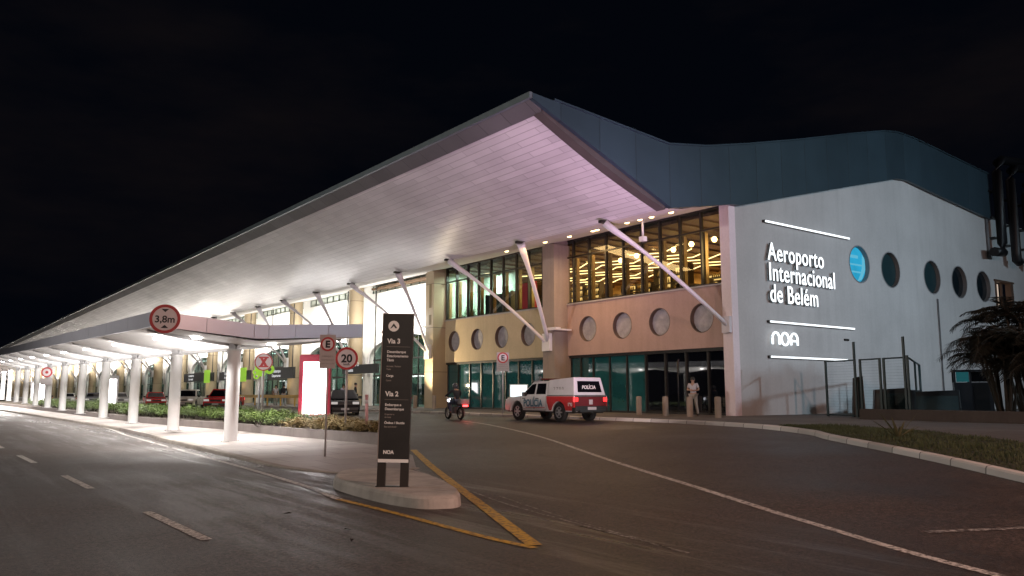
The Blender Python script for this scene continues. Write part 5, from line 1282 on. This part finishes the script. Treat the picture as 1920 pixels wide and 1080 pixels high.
# ================================================================== RIGHT SIDE: gate, wall, booth, palms
FG = thing('metal_gate', 'dark green steel gate and mesh fence standing before the grey end wall', 'gate', (32.6, 19.5, .6))
pp = [(32.9, 20.3, 2.45), (32.35, 18.6, 2.45), (32.25, 18.3, 2.45), (31.9, 17.25, 2.45), (31.84, 17.05, 2.45), (31.55, 16.05, 2.5), (31.5, 15.9, 2.5)]
for i, (x, y, h) in enumerate(pp):
    hh = h + (.75 if i in (1, 5) else 0)
    m = MB(); m.box(x - .04, x + .04, y - .04, y + .04, .6, .6 + hh); build('post', m, M_GREENST, FG, world=True)
m = MB(); 
for a, b in ((0, 1), (2, 3), (4, 5)):
    A_, B_ = Vector(pp[a][:2]), Vector(pp[b][:2])
    for z in (.68, 3.02): m.tube([(A_.x, A_.y, z), (B_.x, B_.y, z)], .035, 6)
build('gate_rail', m, M_GREENST, FG, world=True)
m = MB()
for a, b in ((0, 1), (2, 3), (4, 5)):
    A_, B_ = Vector(pp[a][:2]), Vector(pp[b][:2])
    for k in range(1, 20): z = .68 + k * .117; m.tube([(A_.x, A_.y, z), (B_.x, B_.y, z)], .0025, 3)
build('mesh_infill', m, M_GREENST, FG, world=True)
F2 = thing('steel_fence', 'dark steel fence panel sloping away right of the gate', 'fence', (37, 17.5, .6))
m = MB(); A_, B_ = Vector((31.6, 15.9)), Vector((40, 19.6))
m.tube([(A_.x, A_.y, 3.0), (B_.x, B_.y, 3.0)], .04, 6)
for t_ in (.5, 1.0, .93): q = A_.lerp(B_, t_); m.tube([(q.x, q.y, .6), (q.x, q.y, 3.0)], .05, 6)
build('frame', m, M_GREENST, F2, world=True)
m = MB(); 
for k in range(16): q0 = A_.lerp(B_, k / 16 + .004); q1 = A_.lerp(B_, (k + 1) / 16 - .004); m.add([(q0.x, q0.y, .6), (q1.x, q1.y, .6), (q1.x, q1.y, 1.75), (q0.x, q0.y, 1.75), (q0.x + .03, q0.y + .05, .6), (q1.x + .03, q1.y + .05, .6), (q1.x + .03, q1.y + .05, 1.75), (q0.x + .03, q0.y + .05, 1.75)], [(0, 1, 2, 3), (4, 7, 6, 5), (3, 2, 6, 7), (0, 4, 5, 1), (1, 5, 6, 2), (0, 3, 7, 4)])
build('lower_panel', m, mat('near_black_panel', (.010, .012, .014), .6), F2, world=True)
RW = tag(build('retaining_wall', MB().box(0, .3, -9, 0, 0, .42), M_CONCD, None, bevel=.03), 'low rough dark concrete wall in front of the gate', 'wall'); RW.location = (30.4, 17.4, .58); RW.rotation_euler[2] = R(-4)
for i, (x, y, w_, h, mt, lb) in enumerate([(33.0, 18.9, .5, 1.75, M_CONCD, 'leaning grey slab behind the left gate leaf'), (34.4, 18.2, 1.5, 1.25, M_BLACK, 'black utility box behind the middle gate leaf'), (35.6, 17.0, 2.2, 1.15, M_BLACK, 'wide black box behind the right gate leaf')]):
    t = thing('utility_box', lb, 'utility box', (x, y, .6), -R(50)); m = MB(); m.prism([(-w_ / 2, 0), (w_ / 2, 0), (w_ / 2 - .05, h), (-w_ / 2 + .1, h - .08)], lambda u, v, a: (u, a, v), -.2, .2); build('casing', m, mt, t, bevel=.02)
    m = MB(); m.box(-w_ / 2 + .12, w_ / 2 - .12, -.215, -.2, .2, h - .25); build('door_panel', m, M_GREENST, t)
KB = thing('guard_booth', 'dark guard booth with a small cyan-lit window beside the palms', 'booth', (38.6, 16.6, .6), -R(62))
m = MB(); m.box(-.75, .75, -.6, .6, 0, 1.5); m.box(-.80, .80, -.65, .65, 1.98, 2.06); 
for x in (-.72, -.1, .72): m.box(x - .04, x + .04, -.6, -.52, 1.5, 1.98); m.box(x - .04, x + .04, .52, .6, 1.5, 1.98)
build('booth_body', m, mat('booth_dark', (.012, .013, .018), .5), KB)
m = MB(); m.box(-.66, -.16, -.58, -.56, 1.52, 1.96); build('lit_window', m, emit('booth_glow', (.05, .32, .36), .22), KB)
m = MB(); m.box(-.06, .66, -.58, -.56, 1.52, 1.96); build('window', m, M_CARWIN, KB)
m = MB(); m.box(.0, .6, -.615, -.6, .05, 1.45); build('door', m, M_BLACK, KB)

def palm(label, loc, seed, n_st, h, fr, group='areca palms at the right edge'):
    t = thing('palm', label, 'palm tree', loc, 0, group); rnd = random.Random(seed)
    st = MB(); lf = MB()
    for s_ in range(n_st):
        a = rnd.uniform(0, 2 * PI); le = rnd.uniform(.1, .38); hh = h * rnd.uniform(.45, .8)
        b = Vector((math.cos(a) * .18, math.sin(a) * .18, 0)); tp_ = Vector((math.cos(a) * le * hh, math.sin(a) * le * hh, hh))
        st.tube([b, b.lerp(tp_, .5) + Vector((0, 0, .12)), tp_], [.06, .05, .035], 7)
        for k in range(fr):
            az = a + rnd.gauss(0, 1.1) + k * 2.4; L_ = rnd.uniform(1.1, 1.9); el = rnd.uniform(.5, 1.3); pts = []; p = Vector(tp_)
            for i in range(10):
                e = el - i * .19; p = p + Vector((math.cos(az) * math.cos(e), math.sin(az) * math.cos(e), math.sin(e))) * L_ / 10; pts.append(p.copy())
            st.tube([tp_] + pts, [.014] * 5 + [.008] * 6, 4)
            for i in range(1, 10):
                for f in (0, .5):
                    q = pts[i].lerp(pts[min(9, i + 1)], f); d = (pts[min(9, i + 1)] - pts[i - 1]).normalized(); sd = d.cross(Vector((0, 0, 1))).normalized()
                    for g_ in (-1, 1):
                        ll = .42 * math.sin(PI * (i + f + .6) / 11) + .08; v = (sd * g_ * .8 + d * .55 + Vector((0, 0, -.25 + rnd.uniform(-.15, .15)))).normalized() * ll; w_ = d * .022
                        lf.add([q - w_, q + w_, q + v * .6 + w_ * .8 + Vector((0, 0, .01)), q + v, q + v * .6 - w_ * .8], [(0, 1, 2, 3, 4)])
    build('trunk', st, M_PSTEM, t); build('crown', lf, M_PALM, t)
    return t
palm('nearest bushy areca palm, left of the group at the right edge', (31.9, 12.6, .6), 1, 13, 3.7, 9)
palm('tallest dense areca palm at the right picture edge', (32.4, 11.7, .6), 2, 16, 5.0, 10)
palm('darker areca palm behind the other palms', (34.6, 12.9, .6), 5, 13, 4.6, 8)
palm('low areca palm filling the right corner', (30.8, 10.6, .6), 8, 12, 3.6, 8)
palm('areca palm cut off by the right picture edge', (33.2, 10.6, .6), 11, 12, 5.2, 9)
# agave on the verge
AG = thing('agave_plant', 'spiky long-leaved plant alone on the grass verge', 'plant', (20.3, 10.6, gz(20.3) + .13))
m = MB(); rnd = random.Random(9)
for k in range(11):
    a = k * 2.4; el = rnd.uniform(.55, 1.25); L_ = rnd.uniform(.45, .95); d = Vector((math.cos(a) * math.cos(el), math.sin(a) * math.cos(el), math.sin(el))); sd = d.cross(Vector((0, 0, 1))).normalized() * .03
    m.add([tuple(-sd), tuple(sd), tuple(d * L_ * .5 + sd * 1.2), tuple(d * L_ + Vector((0, 0, -.04))), tuple(d * L_ * .5 - sd * 1.2)], [(0, 1, 2, 3, 4)])
build('leaves', m, [mat('agave_leaf', (.12, .11, .05), .6, var=.3)], AG)
# litter and leaves on the road
for i, (x, y, s_) in enumerate([(4.15, 10.6, .10), (4.0, 8.2, .12), (4.35, 8.9, .08)]):
    m = MB(); m.add([(0, 0, .004), (s_, .02, .02), (s_ * 1.4, .0, .008), (s_, -.025, .012)], [(0, 1, 2, 3)])
    o = tag(build('fallen_leaf', m, mat('dead_leaf', (.02, .013, .008), .9)), ['small dead leaf on the road left of the yellow line tip', 'largest dead leaf on the near road', 'dead leaf nearest the yellow line on the near road'][i], 'leaf', 'dead leaves on the near road'); o.location = (x, y, .004); o.rotation_euler[2] = i * 1.1
